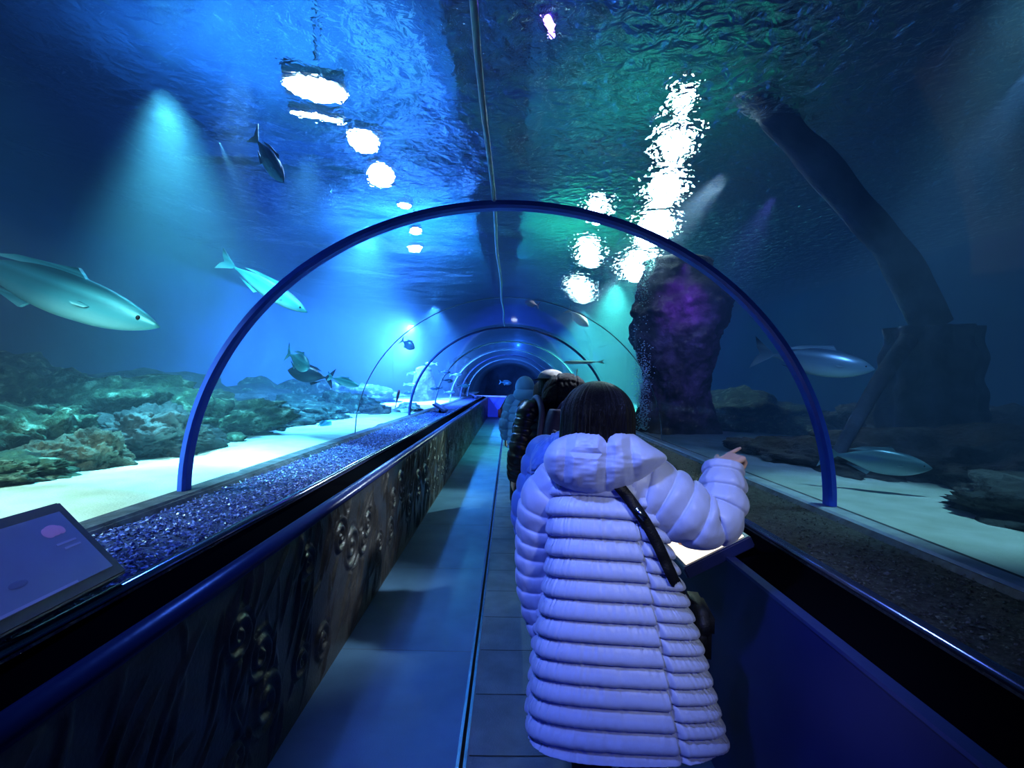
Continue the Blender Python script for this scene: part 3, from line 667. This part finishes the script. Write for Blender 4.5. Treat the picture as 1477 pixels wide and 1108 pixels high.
for (y, lb) in ((9.8, 'small dark information panel halfway along the left ledge'), (19.0, 'small dark information panel at the far end of the left ledge')):
    info_panel(lb, [(-1.25, y, 1.0), (-1.25, y + .55, 1.0), (-1.5, y + .55, 1.14), (-1.5, y, 1.14)], SCR)
WARM = emitter('warm_lit_screen', (1, .88, .68), 1.6)
info_panel('brightly lit cream information screen on the right wall beside the coat', [(.72, 2.02, .86), (.72, 2.62, .86), (.99, 2.62, 1.0), (.99, 2.02, 1.0)], WARM, thick=.05, border=.02, marks=[
    ('picture', mat('rust_picture', (.5, .2, .1), .6, emit=(.6, .3, .15), estr=.5), [(.35, .35, .2, .3, 'e'), (.7, .6, .2, .2, 'r')])], leg=False)

# ------------------------------------------------------------------ people
M_SKIN = mat('skin', (.62, .42, .34), .5, bump=.05, bscale=80)
M_HAIR = mat('black_hair', (.0035, .003, .004), .34, spec=.3, bump=.7, bscale=60, stretch=(6, 6, .4))
M_HAIRB = mat('brown_hair', (.05, .025, .02), .45, bump=.6, bscale=60, stretch=(6, 6, .4))
M_COAT = mat('pale_lilac_quilted_nylon', (.46, .50, .62), .42, spec=.35, sheen=.3, bump=.16, bscale=26, stretch=(1, 1, .45))
M_COATB = mat('blue_quilted_nylon', (.16, .30, .62), .42, spec=.35, sheen=.3, bump=.16, bscale=26, stretch=(1, 1, .45))
M_COATK = mat('black_quilted_nylon', (.018, .02, .03), .30, spec=.7, bump=.1, bscale=26)
M_COATL = mat('light_blue_quilted_nylon', (.30, .62, .92), .45, spec=.35, sheen=.2)
M_DARKC = mat('dark_wool', (.02, .016, .022), .8, bump=.3, bscale=90)
M_TROU = mat('dark_trousers', (.01, .011, .016), .8)
M_BOOT = mat('black_boots', (.012, .012, .012), .4)
M_STRAP = mat('black_webbing', (.006, .007, .010), .55, bump=.2, bscale=200)
M_PACK = mat('dusky_violet_nylon', (.05, .045, .10), .6, bump=.2, bscale=60)
M_PACKS = mat('grey_mauve_webbing', (.16, .14, .2), .6)
M_WHITEEYE = mat('eye_white', (.8, .8, .8), .2)

def add_hand(b, wrist, d, palm_n, curls, L=.175, side=1, thumb=(.9, .5)):
    """wrist point, direction of the hand, palm normal (towards which fingers curl)"""
    d = Vector(d).normalized(); nrm = Vector(palm_n); nrm = (nrm - d * nrm.dot(d)).normalized(); s = d.cross(nrm) * side   # s runs towards the thumb
    k = L / .175; pl = .085 * k
    for o in (-.026, -.009, .009, .026):
        b.capsule(wrist + s * o * .75 * k, wrist + d * pl + s * o * k, .015 * k, .0125 * k, 10)
    for i, (o, fl) in enumerate(((.029, .072), (.010, .080), (-.010, .074), (-.028, .058))):
        p = wrist + d * pl + s * o * k; c = curls[i]; a = 0.0; dd = d
        for sgm, (fr_, r0, r1) in enumerate(((.45, .0098, .009), (.31, .009, .0082), (.24, .0082, .0070))):
            a += c * (.8, 1.0, .7)[sgm]; dd = (d * math.cos(a) + nrm * math.sin(a) + s * o * .6).normalized(); q = p + dd * fl * fr_ * k
            b.capsule(p, q, r0 * k, r1 * k, 9); p = q
    p = wrist + d * .022 * k + s * .024 * k
    dd = (d * thumb[1] + s * thumb[0] + nrm * .25).normalized(); q = p + dd * .040 * k; b.capsule(p, q, .0145 * k, .011 * k, 10)
    dd = (dd + d * .7).normalized(); b.capsule(q, q + dd * .030 * k, .011 * k, .009 * k, 10)

def build_body(root, J, face, headc, headscale=1.0, hands=(), vox=.006, slim=1.0):
    """J: joints in world space; one continuous remeshed surface"""
    off = root.location; b = MB(); f = Vector(face).normalized(); s = f.cross(Vector((0, 0, 1))).normalized()
    Rm = Matrix((s, f, Vector((0, 0, 1)))).transposed()
    hs = headscale; hc = Vector(headc)
    b.ball(hc + Vector((0, 0, .02 * hs)), (.074 * hs, .092 * hs, .092 * hs), Rm, 20, 14)
    b.ball(hc + f * .022 * hs - Vector((0, 0, .05 * hs)), (.056 * hs, .066 * hs, .066 * hs), Rm, 18, 12)
    b.capsule(hc + f * .088 * hs + Vector((0, 0, .01)), hc + f * .108 * hs - Vector((0, 0, .03)), .010, .014)
    b.capsule(hc + f * .084 * hs - Vector((0, 0, .066)) - s * .018, hc + f * .084 * hs - Vector((0, 0, .066)) + s * .018, .007, .007)
    for q in (-1, 1): b.ball(hc + s * q * .078 * hs - Vector((0, 0, .012)), (.010, .020, .032), Rm, 10, 8)
    b.capsule(hc - Vector((0, 0, .07)), J['neck'], .050, .056)
    b.capsule(J['neck'], J['chest'], .07 * slim, .13 * slim); b.capsule(J['chest'], J['pelvis'], .13 * slim, .125 * slim)
    b.capsule(J['shl'], J['shr'], .055, .055)
    for q in 'lr':
        b.capsule(J['neck'], J['sh' + q], .055, .055)
        b.capsule(J['sh' + q], J['el' + q], .052, .040); b.capsule(J['el' + q], J['wr' + q], .040, .026)
        b.capsule(J['hip' + q], J['kn' + q], .082, .055); b.capsule(J['kn' + q], J['an' + q], .052, .038)
        b.capsule(J['pelvis'], J['hip' + q], .11 * slim, .09 * slim)
        b.capsule(J['an' + q] - Vector((0, 0, .03)), J['an' + q] + f * .13 - Vector((0, 0, .045)), .036, .030)
    for h in hands: add_hand(b, *h)
    o = b.build('body', M_SKIN, root, off=off)
    r = o.modifiers.new('remesh', 'REMESH'); r.mode = 'VOXEL'; r.voxel_size = vox; r.use_smooth_shade = True
    sm = o.modifiers.new('smooth', 'SMOOTH'); sm.factor = .5; sm.iterations = 3
    for q in (-1, 1):
        e = MB(); e.ball(hc + f * .083 * hs + s * q * .030 + Vector((0, 0, .018)), (.012, .008, .009), Rm, 10, 8); e.build('eye', M_EYE, root, off=off)
    return o

def puff(t):
    u = t - np.floor(t); return np.abs(np.sin(PI * u ** .62)) ** .62

def quilted(root, name, rows, panels, mt, amp=.013, nphi=300, nz=520, tilt=0.0, seam=.010, parent=None, wr=.004, cuts=None, flat=False, arc=0.0):
    """rows: (z, cx, cy, rx, ry) bottom to top in world space; phi 0 faces -Y, +90 faces +X; panels: (phi0, phi1, pitch, shift) in degrees"""
    off = root.location; zs = [r[0] for r in rows]; Z = np.linspace(zs[0], zs[-1], nz)
    cx, cy, rx, ry = [smooth_interp(Z, zs, [r[k] for r in rows]) for k in (1, 2, 3, 4)]
    PH = np.linspace(-PI, PI, nphi, endpoint=False); D = np.degrees(PH)
    disp = np.zeros((nz, nphi))
    for (p0, p1, pitch, sh) in panels:
        inside = (D >= p0) & (D < p1); t = (Z[:, None] + tilt * np.sin(PH)[None] + arc * (1 - np.cos(PH))[None] + sh) / pitch
        ee = np.minimum(D - p0, p1 - D)[None] ; edge = np.clip(ee / 3.0, 0, 1) ** .5
        pf = puff(t)
        disp = np.where(inside[None], amp * pf * (.45 + .55 * edge) - seam * (1 - edge), disp)
    for (p0, z0, z1, wd_) in (cuts or []): pass
    W_ = np.zeros((nz, nphi)); W2_ = np.zeros((nz, nphi))
    for i in range(nz):
        for j in range(nphi):
            W_[i, j] = noise.noise(Vector((D[j] * .33, Z[i] * 9, 3.0))) + .6 * noise.noise(Vector((D[j] * .11 + 9, Z[i] * 16 + D[j] * .05, 7.0)))
            W2_[i, j] = noise.noise(Vector((D[j] * .62 + Z[i] * 3, Z[i] * 5, 11.0)))
    PFM = np.zeros((nz, nphi))
    for (p0, p1, pitch, sh) in panels:
        ins = (D >= p0) & (D < p1); PFM = np.where(ins[None], puff((Z[:, None] + tilt * np.sin(PH)[None] + arc * (1 - np.cos(PH))[None] + sh) / pitch), PFM)
    disp += wr * W_ * (.5 + .9 * (1 - PFM)) + wr * .9 * W2_ * (1 - PFM) ** .7 * PFM ** .3 * 2
    sx, cxp = np.sin(PH), np.cos(PH)
    ex = np.sign(sx) * np.abs(sx) ** (.9 if not flat else .8); ey = np.sign(cxp) * np.abs(cxp) ** (.9 if not flat else .55)
    X = cx[:, None] + (rx[:, None] + disp) * ex[None]; Y = cy[:, None] - (ry[:, None] + disp) * ey[None]
    v = np.stack([X, Y, np.repeat(Z[:, None], nphi, 1)], -1).reshape(-1, 3) - np.array(off)
    ii, jj = np.meshgrid(np.arange(nz - 1), np.arange(nphi), indexing='ij'); kk = (jj + 1) % nphi
    f = np.stack([ii * nphi + jj, ii * nphi + kk, (ii + 1) * nphi + kk, (ii + 1) * nphi + jj], -1).reshape(-1, 4).tolist()
    f.append(list(range(nphi - 1, -1, -1))); f.append([(nz - 1) * nphi + j for j in range(nphi)])
    return obj(name, v, f, mt, parent or root)

def sleeve(root, pts, rad, mt, pitch=.055, amp=.010, n=220, nc=64, name='sleeve', parent=None, wr=.004, tilt=0.0):
    off = root.location; P = catmull(pts, n); L = [0]
    for a, b in zip(P[:-1], P[1:]): L.append(L[-1] + (b - a).length)
    L = np.array(L); u = np.linspace(0, 1, n); R = smooth_interp(u, np.linspace(0, 1, len(rad)), rad)
    rings = []; A_ = None
    for i, p in enumerate(P):
        t = (P[min(i + 1, n - 1)] - P[max(i - 1, 0)]).normalized()
        if A_ is None: A_ = (Vector((0, -1, 0)) - t * Vector((0, -1, 0)).dot(t)).normalized()
        else: A_ = (A_ - t * A_.dot(t)).normalized()
        B_ = t.cross(A_); ring = []
        for j in range(nc):
            a = 2 * PI * j / nc
            s = L[i] + tilt * math.sin(a)
            r = R[i] + amp * float(puff(s / pitch)) + wr * noise.noise(Vector((math.cos(a) * 3, math.sin(a) * 3, L[i] * 22)))
            if i < 2 or i > n - 3: r *= .9
            ring.append(p + (A_ * math.cos(a) + B_ * math.sin(a)) * r - off)
        rings.append(ring)
    return MB().loft(rings).build(name, mt, parent or root)

def hair_cap(root, c, r, face, mt, drop=.0, cut=-.25, seed=0, name='hair', flare=.0, amp=.012, frontcut=.45):
    """a head of hair: shell over crown, sides and back, strands falling by drop below the head centre"""
    off = root.location; f = Vector(face).normalized(); s = f.cross(Vector((0, 0, 1))).normalized(); c = Vector(c); rings = []
    nt, na = 60, 180
    for i in range(nt + 1):
        u = i / nt; ring = []
        for j in range(na):
            a = 2 * PI * j / na; fx, fy = math.sin(a), math.cos(a)      # fy > 0 is the face side
            reach = 1.0 if fy < frontcut else 1.0 - .62 * min(1, (fy - frontcut) / (1 - frontcut) * 2.2)
            th = u * PI / 2 * min(1, 1.0); down = max(0, u - .55) / .45 * (drop * reach)
            th = min(u / .55, 1) * PI / 2 * (reach if reach < 1 else 1)
            st_ = amp * (noise.noise(Vector((fx * 14 + seed, fy * 14, u * 1.2))) + .5 * noise.noise(Vector((fx * 32, fy * 32 + seed, u * 2.0))))
            k = 1 + st_ * (2 + 3 * u) + flare * max(0, u - .55)
            ring.append(c + (s * fx * r[0] + f * fy * r[1]) * math.sin(th) * k + Vector((0, 0, r[2] * math.cos(th) - down * (1 + .25 * noise.noise(Vector((fx * 5, fy * 5, seed)))))) - off)
        rings.append(ring)
    rings.reverse()
    return MB().loft(rings).build(name, mt, root)

# ---- the woman in the long coat
D0 = 1.67
root = empty('person', (W(880, 551, D0).x, D0, 0), 'person in long pale lilac quilted coat seen from behind, pointing right', 'person')
def ws(px, py, d=D0): return W(px, py, d)
rows = []
for (py, xl, xr, dh) in [(1047, 760, 1036, .205), (1000, 765, 1024, .195), (900, 775, 997, .18), (820, 787, 972, .17), (760, 790, 955, .165), (715, 790, 950, .155), (690, 800, 943, .135), (665, 822, 925, .105), (640, 838, 905, .08)]:
    c = ws((xl + xr) / 2, py); rows.append((c.z, c.x, c.y, (xr - xl) / 2 / F * D0 - .012, dh * .78))
coat = quilted(root, 'coat', rows, [(-180, -90, .055, .0), (-90, 22, .0635, .02), (22, 100, .0495, .01), (100, 180, .055, 0)], M_COAT, amp=.023, flat=True, arc=.035, tilt=.012, nphi=380, nz=680, wr=.0034)
# raised right sleeve, hanging left sleeve
sleeve(root, [ws(905, 700, 1.66), ws(945, 712, 1.64), ws(985, 737, 1.62), ws(1020, 752, 1.62), ws(1038, 735, 1.63), ws(1042, 705, 1.66), ws(1043, 672, 1.70)], [.098, .100, .092, .080, .072, .064, .052], M_COAT, pitch=.058, amp=.014, n=280, nc=80)
sleeve(root, [ws(812, 690, 1.68), ws(787, 722, 1.70), ws(777, 780, 1.74), ws(775, 840, 1.76), ws(785, 895, 1.76), ws(800, 935, 1.74)], [.075, .080, .073, .066, .058, .048], M_COAT, pitch=.060, amp=.010, n=240)
# hood lying on the back
def hood(root, c, rx, ry, rz, mt, seams, amp=.016, name='hood', rot=0.0, parent=None, n=150):
    off = root.location; c = Vector(c); rings = []
    for i in range(1, n):
        th = PI * i / n; ring = []                 # runs along x, pole to pole
        X = -math.cos(th)
        dist = min(abs(X - s) for s in seams); edge = min(1, dist / .05) ** .5
        for j in range(96):
            a = 2 * PI * j / 96; ca, sa = math.cos(a), math.sin(a)
            k = math.sin(th) ** .62
            bulge = amp * (edge - .6) + amp * .55 * float(puff((a + .4) / (PI / 3.5))) + .006 * noise.noise(Vector((X * 9, ca * 5, sa * 5))) + .004 * noise.noise(Vector((X * 24, ca * 7, sa * 7)))
            z = sa * (rz * k + bulge); y = -ca * (ry * k + bulge)
            if sa < 0: z *= 1.0 + .28 * (1 - X * X)      # sags lower in the middle
            x = X * rx
            z += .025 * (1 - X * X) - .05 * abs(X) ** 3 + math.tan(rot) * x
            ring.append(c + Vector((x, y, z)) - off)
        rings.append(ring)
    return MB().loft(rings).build(name, mt, parent or root)
def back_hood(root, outline, c, d, bulge, back, mt, vs, hs):
    """a flat pouch: outline, middle and seams given where the photograph shows them at depth d"""
    off = root.location; na, nr = 200, 90; O = [Vector((x, y, 0)) for x, y in outline]; O.append(O[0])
    cl = [O[-2]] + O + [O[1]]; ring = []
    seg = len(outline)
    for j in range(na):
        u = j / na * seg; k = int(u); t = u - k; a, b_, c_, d_ = cl[k:k + 4]
        ring.append(.5 * ((2 * b_) + (c_ - a) * t + (2 * a - 5 * b_ + 4 * c_ - d_) * t * t + (3 * b_ - a - 3 * c_ + d_) * t ** 3))
    C0 = Vector((c[0], c[1], 0)); v = []; f = []
    def depth(p, rho, front):
        pr = max(0, 1 - rho ** 3.2) ** .55
        if not front: return d + back * pr
        q = 1.0
        for (x0, x1) in vs:
            xs = x0 + (x1 - x0) * (p.y - 622) / 80; q = min(q, (abs(p.x - xs) / 13) ** .8 if abs(p.x - xs) < 13 else 1)
        for (y0, xa, xb) in hs:
            if xa < p.x < xb and abs(p.y - y0 - .05 * (p.x - xa)) < 8: q = min(q, (.55 + .45 * abs(p.y - y0 - .05 * (p.x - xa)) / 8))
        w_ = .006 * noise.noise(Vector((p.x * .035, p.y * .06, 1))) + .003 * noise.noise(Vector((p.x * .10, p.y * .06, 4))) + .0016 * noise.noise(Vector((p.x * .06, p.y * .2, 6)))
        return d - bulge * pr - pr ** .5 * (.022 * (q - .7)) - w_ * min(1, pr * 1.6)
    for front in (1, 0):
        for i in range(nr):
            rho = (i + (0 if i else .02)) / (nr - 1)
            for p0 in ring:
                p = C0.lerp(p0, rho); v.append(W(p.x, p.y, depth(p, rho, front)) - off)
    M_ = nr * na
    for s0, fl in ((0, 0), (M_, 1)):
        for i in range(nr - 1):
            for j in range(na):
                k = (j + 1) % na; q = (s0 + i * na + j, s0 + i * na + k, s0 + (i + 1) * na + k, s0 + (i + 1) * na + j)
                f.append(q if fl else q[::-1])
        f.append(tuple(s0 + j for j in (range(na) if not fl else range(na - 1, -1, -1))))
    return obj('hood', v, f, mt, root)
hd = back_hood(root, [(838, 621), (872, 619), (905, 622), (935, 640), (962, 660), (945, 678), (912, 700), (872, 714), (828, 709), (796, 692), (784, 664), (794, 640), (815, 628)], (868, 662), 1.575, .098, .10, M_COAT, [(818, 812), (876, 873), (908, 916)], [(652, 814, 876)])
# collar behind the hood
hc = ws(862, 604, 1.63); face = Vector((.45, .88, -.05)).normalized()
J = dict(neck=ws(868, 660, 1.66), chest=ws(872, 730, 1.68), pelvis=ws(885, 905, 1.69), shl=ws(808, 690, 1.69), shr=ws(930, 700, 1.66), ell=ws(778, 790, 1.74), wrl=ws(795, 905, 1.75),
         elr=ws(1022, 752, 1.62), wrr=ws(1043, 690, 1.68), hipl=ws(850, 915, 1.70), hipr=ws(922, 915, 1.69))
for q, px in (('l', 858), ('r', 928)):
    x = ws(px, 1000).x; J['kn' + q] = Vector((x, 1.72, .47)); J['an' + q] = Vector((x, 1.69, .09))
wr_ = ws(1042, 671, 1.70)
build_body(root, J, face, hc, .95, hands=[(wr_, Vector((.80, .50, .30)), Vector((.25, .35, -.85)), (.03, .95, 1.15, 1.25), .165, 1, (.75, .6)),
                                           (J['wrl'], Vector((.3, .15, -1)), Vector((1, .2, 0)), (.5, .6, .6, .6), .17, 1)], vox=.0045, slim=.72)
hair_cap(root, hc + Vector((0, 0, .005)), (.118, .126, .118), face, M_HAIR, drop=.16, flare=.10, seed=2)
for q in 'lr':
    b = MB(); b.capsule(J['kn' + q] + Vector((0, 0, .12)), J['an' + q] + Vector((0, 0, .02)), .085, .06, 20); b.build('trouser_leg', M_TROU, root, off=root.location)
    b = MB(); a = J['an' + q]; b.capsule(a + Vector((0, 0, .12)), a + Vector((0, 0, -.03)), .056, .056, 18); b.capsule(a - Vector((0, .03, .045)), a + Vector((.05, .14, -.05)), .045, .040, 18); b.build('boot', M_BOOT, root, off=root.location)

# strap lying on the coat, and its bag
def bvh_of(objs):
    v, f = [], []
    for o in objs:
        n = len(v); mw = Matrix.Translation(root.location)
        v += [mw @ q.co for q in o.data.vertices]; f += [tuple(i + n for i in p.vertices) for p in o.data.polygons]
    return BVHTree.FromPolygons(v, f)
bv = bvh_of([coat])
bag = empty('shoulder_bag', (ws(1000, 880).x, 1.72, .70), 'small black shoulder bag on a strap across the pale coat, at the right hip', 'bag')
path = catmull([Vector((x, y, 0)) for x, y in ((888, 696), (905, 716), (928, 748), (948, 784), (962, 815), (974, 840))], 40); L_, R2 = [], []
for i, q in enumerate(path):
    tg = (path[min(i + 1, 39)] - path[max(i - 1, 0)]); nn = Vector((-tg.y, tg.x, 0)).normalized()
    for s, lst in ((-1, L_), (1, R2)):
        px = q + nn * s * 8.0; d = (W(px.x, px.y, 1) - CAM).normalized(); hit = bv.ray_cast(CAM, d)[0]
        if hit is None: hit = (lst[-1] + Vector((.004, .006, -.012)) if lst else W(px.x, px.y, 1.55))
        lst.append(hit - d * .020)
for it in range(4):
    for lst in (L_, R2):
        lst[1:-1] = [(lst[i - 1] + lst[i] * 2 + lst[i + 1]) / 4 for i in range(1, len(lst) - 1)]
e1 = ws(998, 868, 1.70)
for k in range(1, 8):
    L_.append(L_[39].lerp(e1 + Vector((-.014, -.02, 0)), k / 7)); R2.append(R2[39].lerp(e1 + Vector((.014, -.02, 0)), k / 7))
b = MB(); n = len(L_)
vv = [p for p in L_] + [p for p in R2] + [p + Vector((0, .004, 0)) for p in L_] + [p + Vector((0, .004, 0)) for p in R2]
ff = []
for i in range(n - 1):
    ff += [(i, i + 1, n + i + 1, n + i), (2 * n + i, 3 * n + i, 3 * n + i + 1, 2 * n + i + 1), (i, 2 * n + i, 2 * n + i + 1, i + 1), (n + i, n + i + 1, 3 * n + i + 1, 3 * n + i)]
b.add(vv, ff); b.build('strap', M_STRAP, bag, off=bag.location)
b = MB(); q = ws(921, 742, 1.5); mid = (L_[14] + R2[14]) / 2; b.box(mid - Vector((0, .006, 0)), (.045, .006, .018), Matrix.Rotation(.9, 3, 'Y'), bev=.002); b.build('buckle', M_STEEL, bag, off=bag.location)
b = MB(); b.box(ws(1003, 905, 1.74), (.07, .2, .17), Matrix.Rotation(-.15, 3, 'Z'), bev=.02); b.build('pouch', M_STRAP, bag, off=bag.location)
b = MB(); b.box(ws(1003, 890, 1.74) + Vector((.005, 0, .01)), (.078, .205, .09), Matrix.Rotation(-.15, 3, 'Z'), bev=.02); b.build('flap', M_STRAP, bag, off=bag.location)

# ---- other visitors
def visitor(label, x, y, H, face, jacket, parts, jpitch=.07, jlen=.80, jw=.25, hairm=None, arms=None, hood_m=None, longc=False, res=(180, 260), headtilt=0, hairdrop=.03, jd=.16):
    r = empty('person', (x, y, 0), label, 'person'); k = H / 1.7
    f = Vector((*face, 0)).normalized(); s = f.cross(Vector((0, 0, 1)))
    P = lambda a, b_, c: Vector((x, y, 0)) + s * a * k + f * b_ * k + Vector((0, 0, c * k))
    J = dict(neck=P(0, 0, 1.44), chest=P(0, 0, 1.26), pelvis=P(0, 0, .92), shl=P(-.17, 0, 1.38), shr=P(.17, 0, 1.38), ell=P(-.25, -.02, 1.10), wrl=P(-.25, .10, .88), elr=P(.25, -.02, 1.10), wrr=P(.25, .10, .88),
             hipl=P(-.09, 0, .90), hipr=P(.09, 0, .90), knl=P(-.10, .02, .49), knr=P(.10, .02, .49), anl=P(-.10, -.02, .09), anr=P(.10, -.02, .09))
    if arms:
        for key, val in arms.items(): J[key] = P(*val)
    head = P(0, .03, 1.585)
    dl = (J['wrl'] - J['ell']).normalized(); dr = (J['wrr'] - J['elr']).normalized()
    build_body(r, J, f, head, k, hands=[(J['wrl'], dl, s, (.4, .45, .5, .5), .175 * k, -1), (J['wrr'], dr, -s, (.4, .45, .5, .5), .175 * k, 1)], vox=.008)
    z0 = H * (1 - jlen)
    rows = [(jlen_z * k, x, y, w_ * k, d_ * k) for jlen_z, w_, d_ in [(.78 if not longc else .5, jw * .92, jd + .02), (1.0, jw * .92, jd), (1.2, jw * .95, jd), (1.33, jw * .88, jd - .02), (1.40, jw * .68, jd - .05), (1.46, .09, .085), (1.50, .075, .08)]]
    quilted(r, 'jacket', rows, [(-180, 0, jpitch, 0), (0, 180, jpitch, 0)], jacket, amp=.014, nphi=res[0], nz=res[1], seam=.004)
    for q in 'lr':
        e = J['wr' + q]; sleeve(r, [J['sh' + q] + (J['chest'] - J['sh' + q]) * .25, J['sh' + q], (J['sh' + q] + J['el' + q]) / 2, J['el' + q], (J['el' + q] + e) / 2, e], [.065 * k, .085 * k, .078 * k, .07 * k, .062 * k, .045 * k], jacket, pitch=jpitch, amp=.013, n=130, nc=36)
        b = MB(); b.capsule(J['hip' + q], J['kn' + q], .105, .075, 18); b.capsule(J['kn' + q], J['an' + q] + Vector((0, 0, .03)), .075, .06, 18); b.build('trouser_leg', M_TROU, r, off=r.location)
        b = MB(); a = J['an' + q]; b.capsule(a + Vector((0, 0, .05)), a - Vector((0, 0, .03)), .05, .05, 16); b.capsule(a - f * .03 - Vector((0, 0, .045)), a + f * .15 - Vector((0, 0, .05)), .045, .04, 16); b.build('boot', M_BOOT, r, off=r.location)
    if hairm: hair_cap(r, head + Vector((0, 0, .012)), (.092 * k, .108 * k, .105 * k), f, hairm, drop=hairdrop, seed=x * 9)
    return r, J, P, head, f, s, k

xB = W(838, 551, 2.25).x
rB, J, P, head, f, s, k = visitor('person in blue quilted jacket mostly hidden beyond the pale lilac coat', xB, 2.3, 1.56, (.2, 1), M_COATB, None, jw=.27, hairm=M_HAIR, jpitch=.085)
hood(rB, P(-.03, -.15, 1.40), .17, .10, .07, M_COATB, (-.5, 0, .5), n=80)
xC = W(797, 551, 3.7).x
rC, J, P, head, f, s, k = visitor('person in glossy black quilted jacket and white cap, further ahead on the walkway', xC, 3.7, 1.70, (-.25, 1), M_COATK, None, jw=.25, hairm=M_HAIR, jpitch=.06, hairdrop=.08)
# cap
b = MB(); cc = head + Vector((0, 0, .045)); rings = []
for i in range(0, 15):
    th = PI / 2 * (1 - i / 15); rings.append([cc + (s * math.sin(a) * .102 + f * math.cos(a) * .118) * math.sin(th) + Vector((0, 0, .072 * math.cos(th))) for a in np.linspace(0, 2 * PI, 41)[:-1]])
b.loft(rings); 
brim = []
vv = []; 
for rr, dz in ((.112, 0), (.165, -.008), (.165, -.014), (.112, -.006)):
    vv.append([cc + (s * math.sin(a) * rr * .80 + f * math.cos(a) * rr * 1.12) + Vector((0, 0, dz)) for a in np.linspace(-1.1, 1.1, 17)])
for r0_, r1_ in zip(vv, vv[1:] + vv[:1]):
    b.add(r0_ + r1_, [(i, i + 1, 17 + i + 1, 17 + i) for i in range(16)])
b.build('cap', mat('white_cap', (.42, .4, .42), .8, var=[(.2, .17, .16), (.5, .48, .5)], scale=14), rC, off=rC.location)
b = MB(); rings = []
for i in range(8):
    th = PI / 2 * (1 - .18 * i / 7) ; rings.append([cc + (s * math.sin(a) * .104 + f * math.cos(a) * .120) * math.sin(th) + Vector((0, 0, .074 * math.cos(th))) for a in np.linspace(.6, 2.4, 20)])
n = 20
for r0_, r1_ in zip(rings[:-1], rings[1:]): b.add(r0_ + r1_, [(i, i + 1, n + i + 1, n + i) for i in range(n - 1)])
b.build('cap_badge', mat('yellow_patch', (.6, .5, .12), .7), rC, off=rC.location)
hood(rC, P(.06, -.12, 1.545), .17, .10, .085, M_DARKC, (-.4, .4), n=70, name='fur_hood', amp=.02)
# backpack carried by that person
bp = empty('backpack', P(0, -.25, .95), 'dusky violet backpack on the back of the person in black', 'backpack')
rings = []
for i in range(40):
    z = i / 39; w_ = .15 * (math.sin(PI * (.08 + .84 * z)) ** .35); dp = .10 * (math.sin(PI * (.06 + .8 * z)) ** .5)
    rings.append([P(w_ * np.sign(math.cos(a)) * abs(math.cos(a)) ** .6, -.25 + dp * np.sign(math.sin(a)) * abs(math.sin(a)) ** .6, .92 + .50 * z) for a in np.linspace(0, 2 * PI, 49)[:-1]])
MB().loft(rings).build('pack', M_PACK, bp, off=bp.location)
rings = []
for i in range(24):
    z = i / 23; w_ = .11 * (math.sin(PI * (.06 + .88 * z)) ** .4)
    rings.append([P(w_ * math.cos(a), -.345 - .035 * math.sin(PI * z) ** .5 * max(0, -math.sin(a)) , .95 + .22 * z) for a in np.linspace(0, 2 * PI, 33)[:-1]])
MB().loft(rings).build('front_pocket', M_PACK, bp, off=bp.location)
for q in (-1, 1):
    b = MB(); b.tube(catmull([P(q * .12, -.19, 1.0), P(q * .155, -.21, 1.2), P(q * .135, -.18, 1.40), P(q * .12, .0, 1.49), P(q * .12, .15, 1.40), P(q * .13, .20, 1.2)], 40), .022, 10); b.build('strap', M_PACKS, bp, off=bp.location)
b = MB(); b.tube(catmull([P(-.04, -.24, 1.42), P(0, -.25, 1.47), P(.04, -.24, 1.42)], 14), .009, 8); b.build('carry_loop', M_PACKS, bp, off=bp.location)
b = MB(); b.tube(catmull([P(-.11, -.345, 1.28), P(0, -.365, 1.245), P(.11, -.345, 1.28)], 18), .010, 8); b.build('trim_band', M_PACKS, bp, off=bp.location)

xD = W(757, 551, 6.4).x
rD, J, P, head, f, s, k = visitor('person in light blue quilted jacket with hood up, far ahead on the walkway', xD, 6.4, 1.66, (.1, 1), M_COATL, None, jw=.22, jpitch=.10, res=(90, 130), jd=.14)
b = MB(); b.ball(head + Vector((0, -.01, -.01)), (.125, .135, .145), None, 24, 16); b.ball(head + Vector((0, -.05, -.11)), (.15, .12, .11), None, 20, 12); b.build('raised_hood', M_COATL, rD, off=rD.location)
bg = empty('handbag', tuple(P(-.30, .02, .80)), 'small pinkish red handbag hanging beside the person in light blue', 'handbag')
b = MB(); b.box(P(-.31, .02, 1.22), (.07, .16, .14), None, bev=.02); b.build('pouch', mat('pink_red_leather', (.55, .12, .16), .5), bg, off=bg.location)
b = MB(); b.tube(catmull([P(-.31, -.06, 1.28), P(-.22, -.03, 1.45), P(-.16, 0, 1.46), P(-.22, .03, 1.45), P(-.31, .10, 1.28)], 24), .008, 8); b.build('strap', M_PACKS, bg, off=bg.location)
xE = W(775, 551, 5.6).x
rE, J, P, head, f, s, k = visitor('person in dark clothes with brown hair between the light blue and black jackets', xE + .04, 5.6, 1.62, (.3, 1), M_DARKC, None, jw=.21, hairm=M_HAIRB, jpitch=.2, res=(80, 100), hairdrop=.14, jd=.13)

# ------------------------------------------------------------------ picture settings
SC.view_settings.view_transform = 'Standard'
SC.view_settings.look = 'None'
SC.view_settings.exposure = 0.25; SC.view_settings.gamma = 0.86
SC.cycles.caustics_reflective = False; SC.cycles.caustics_refractive = False
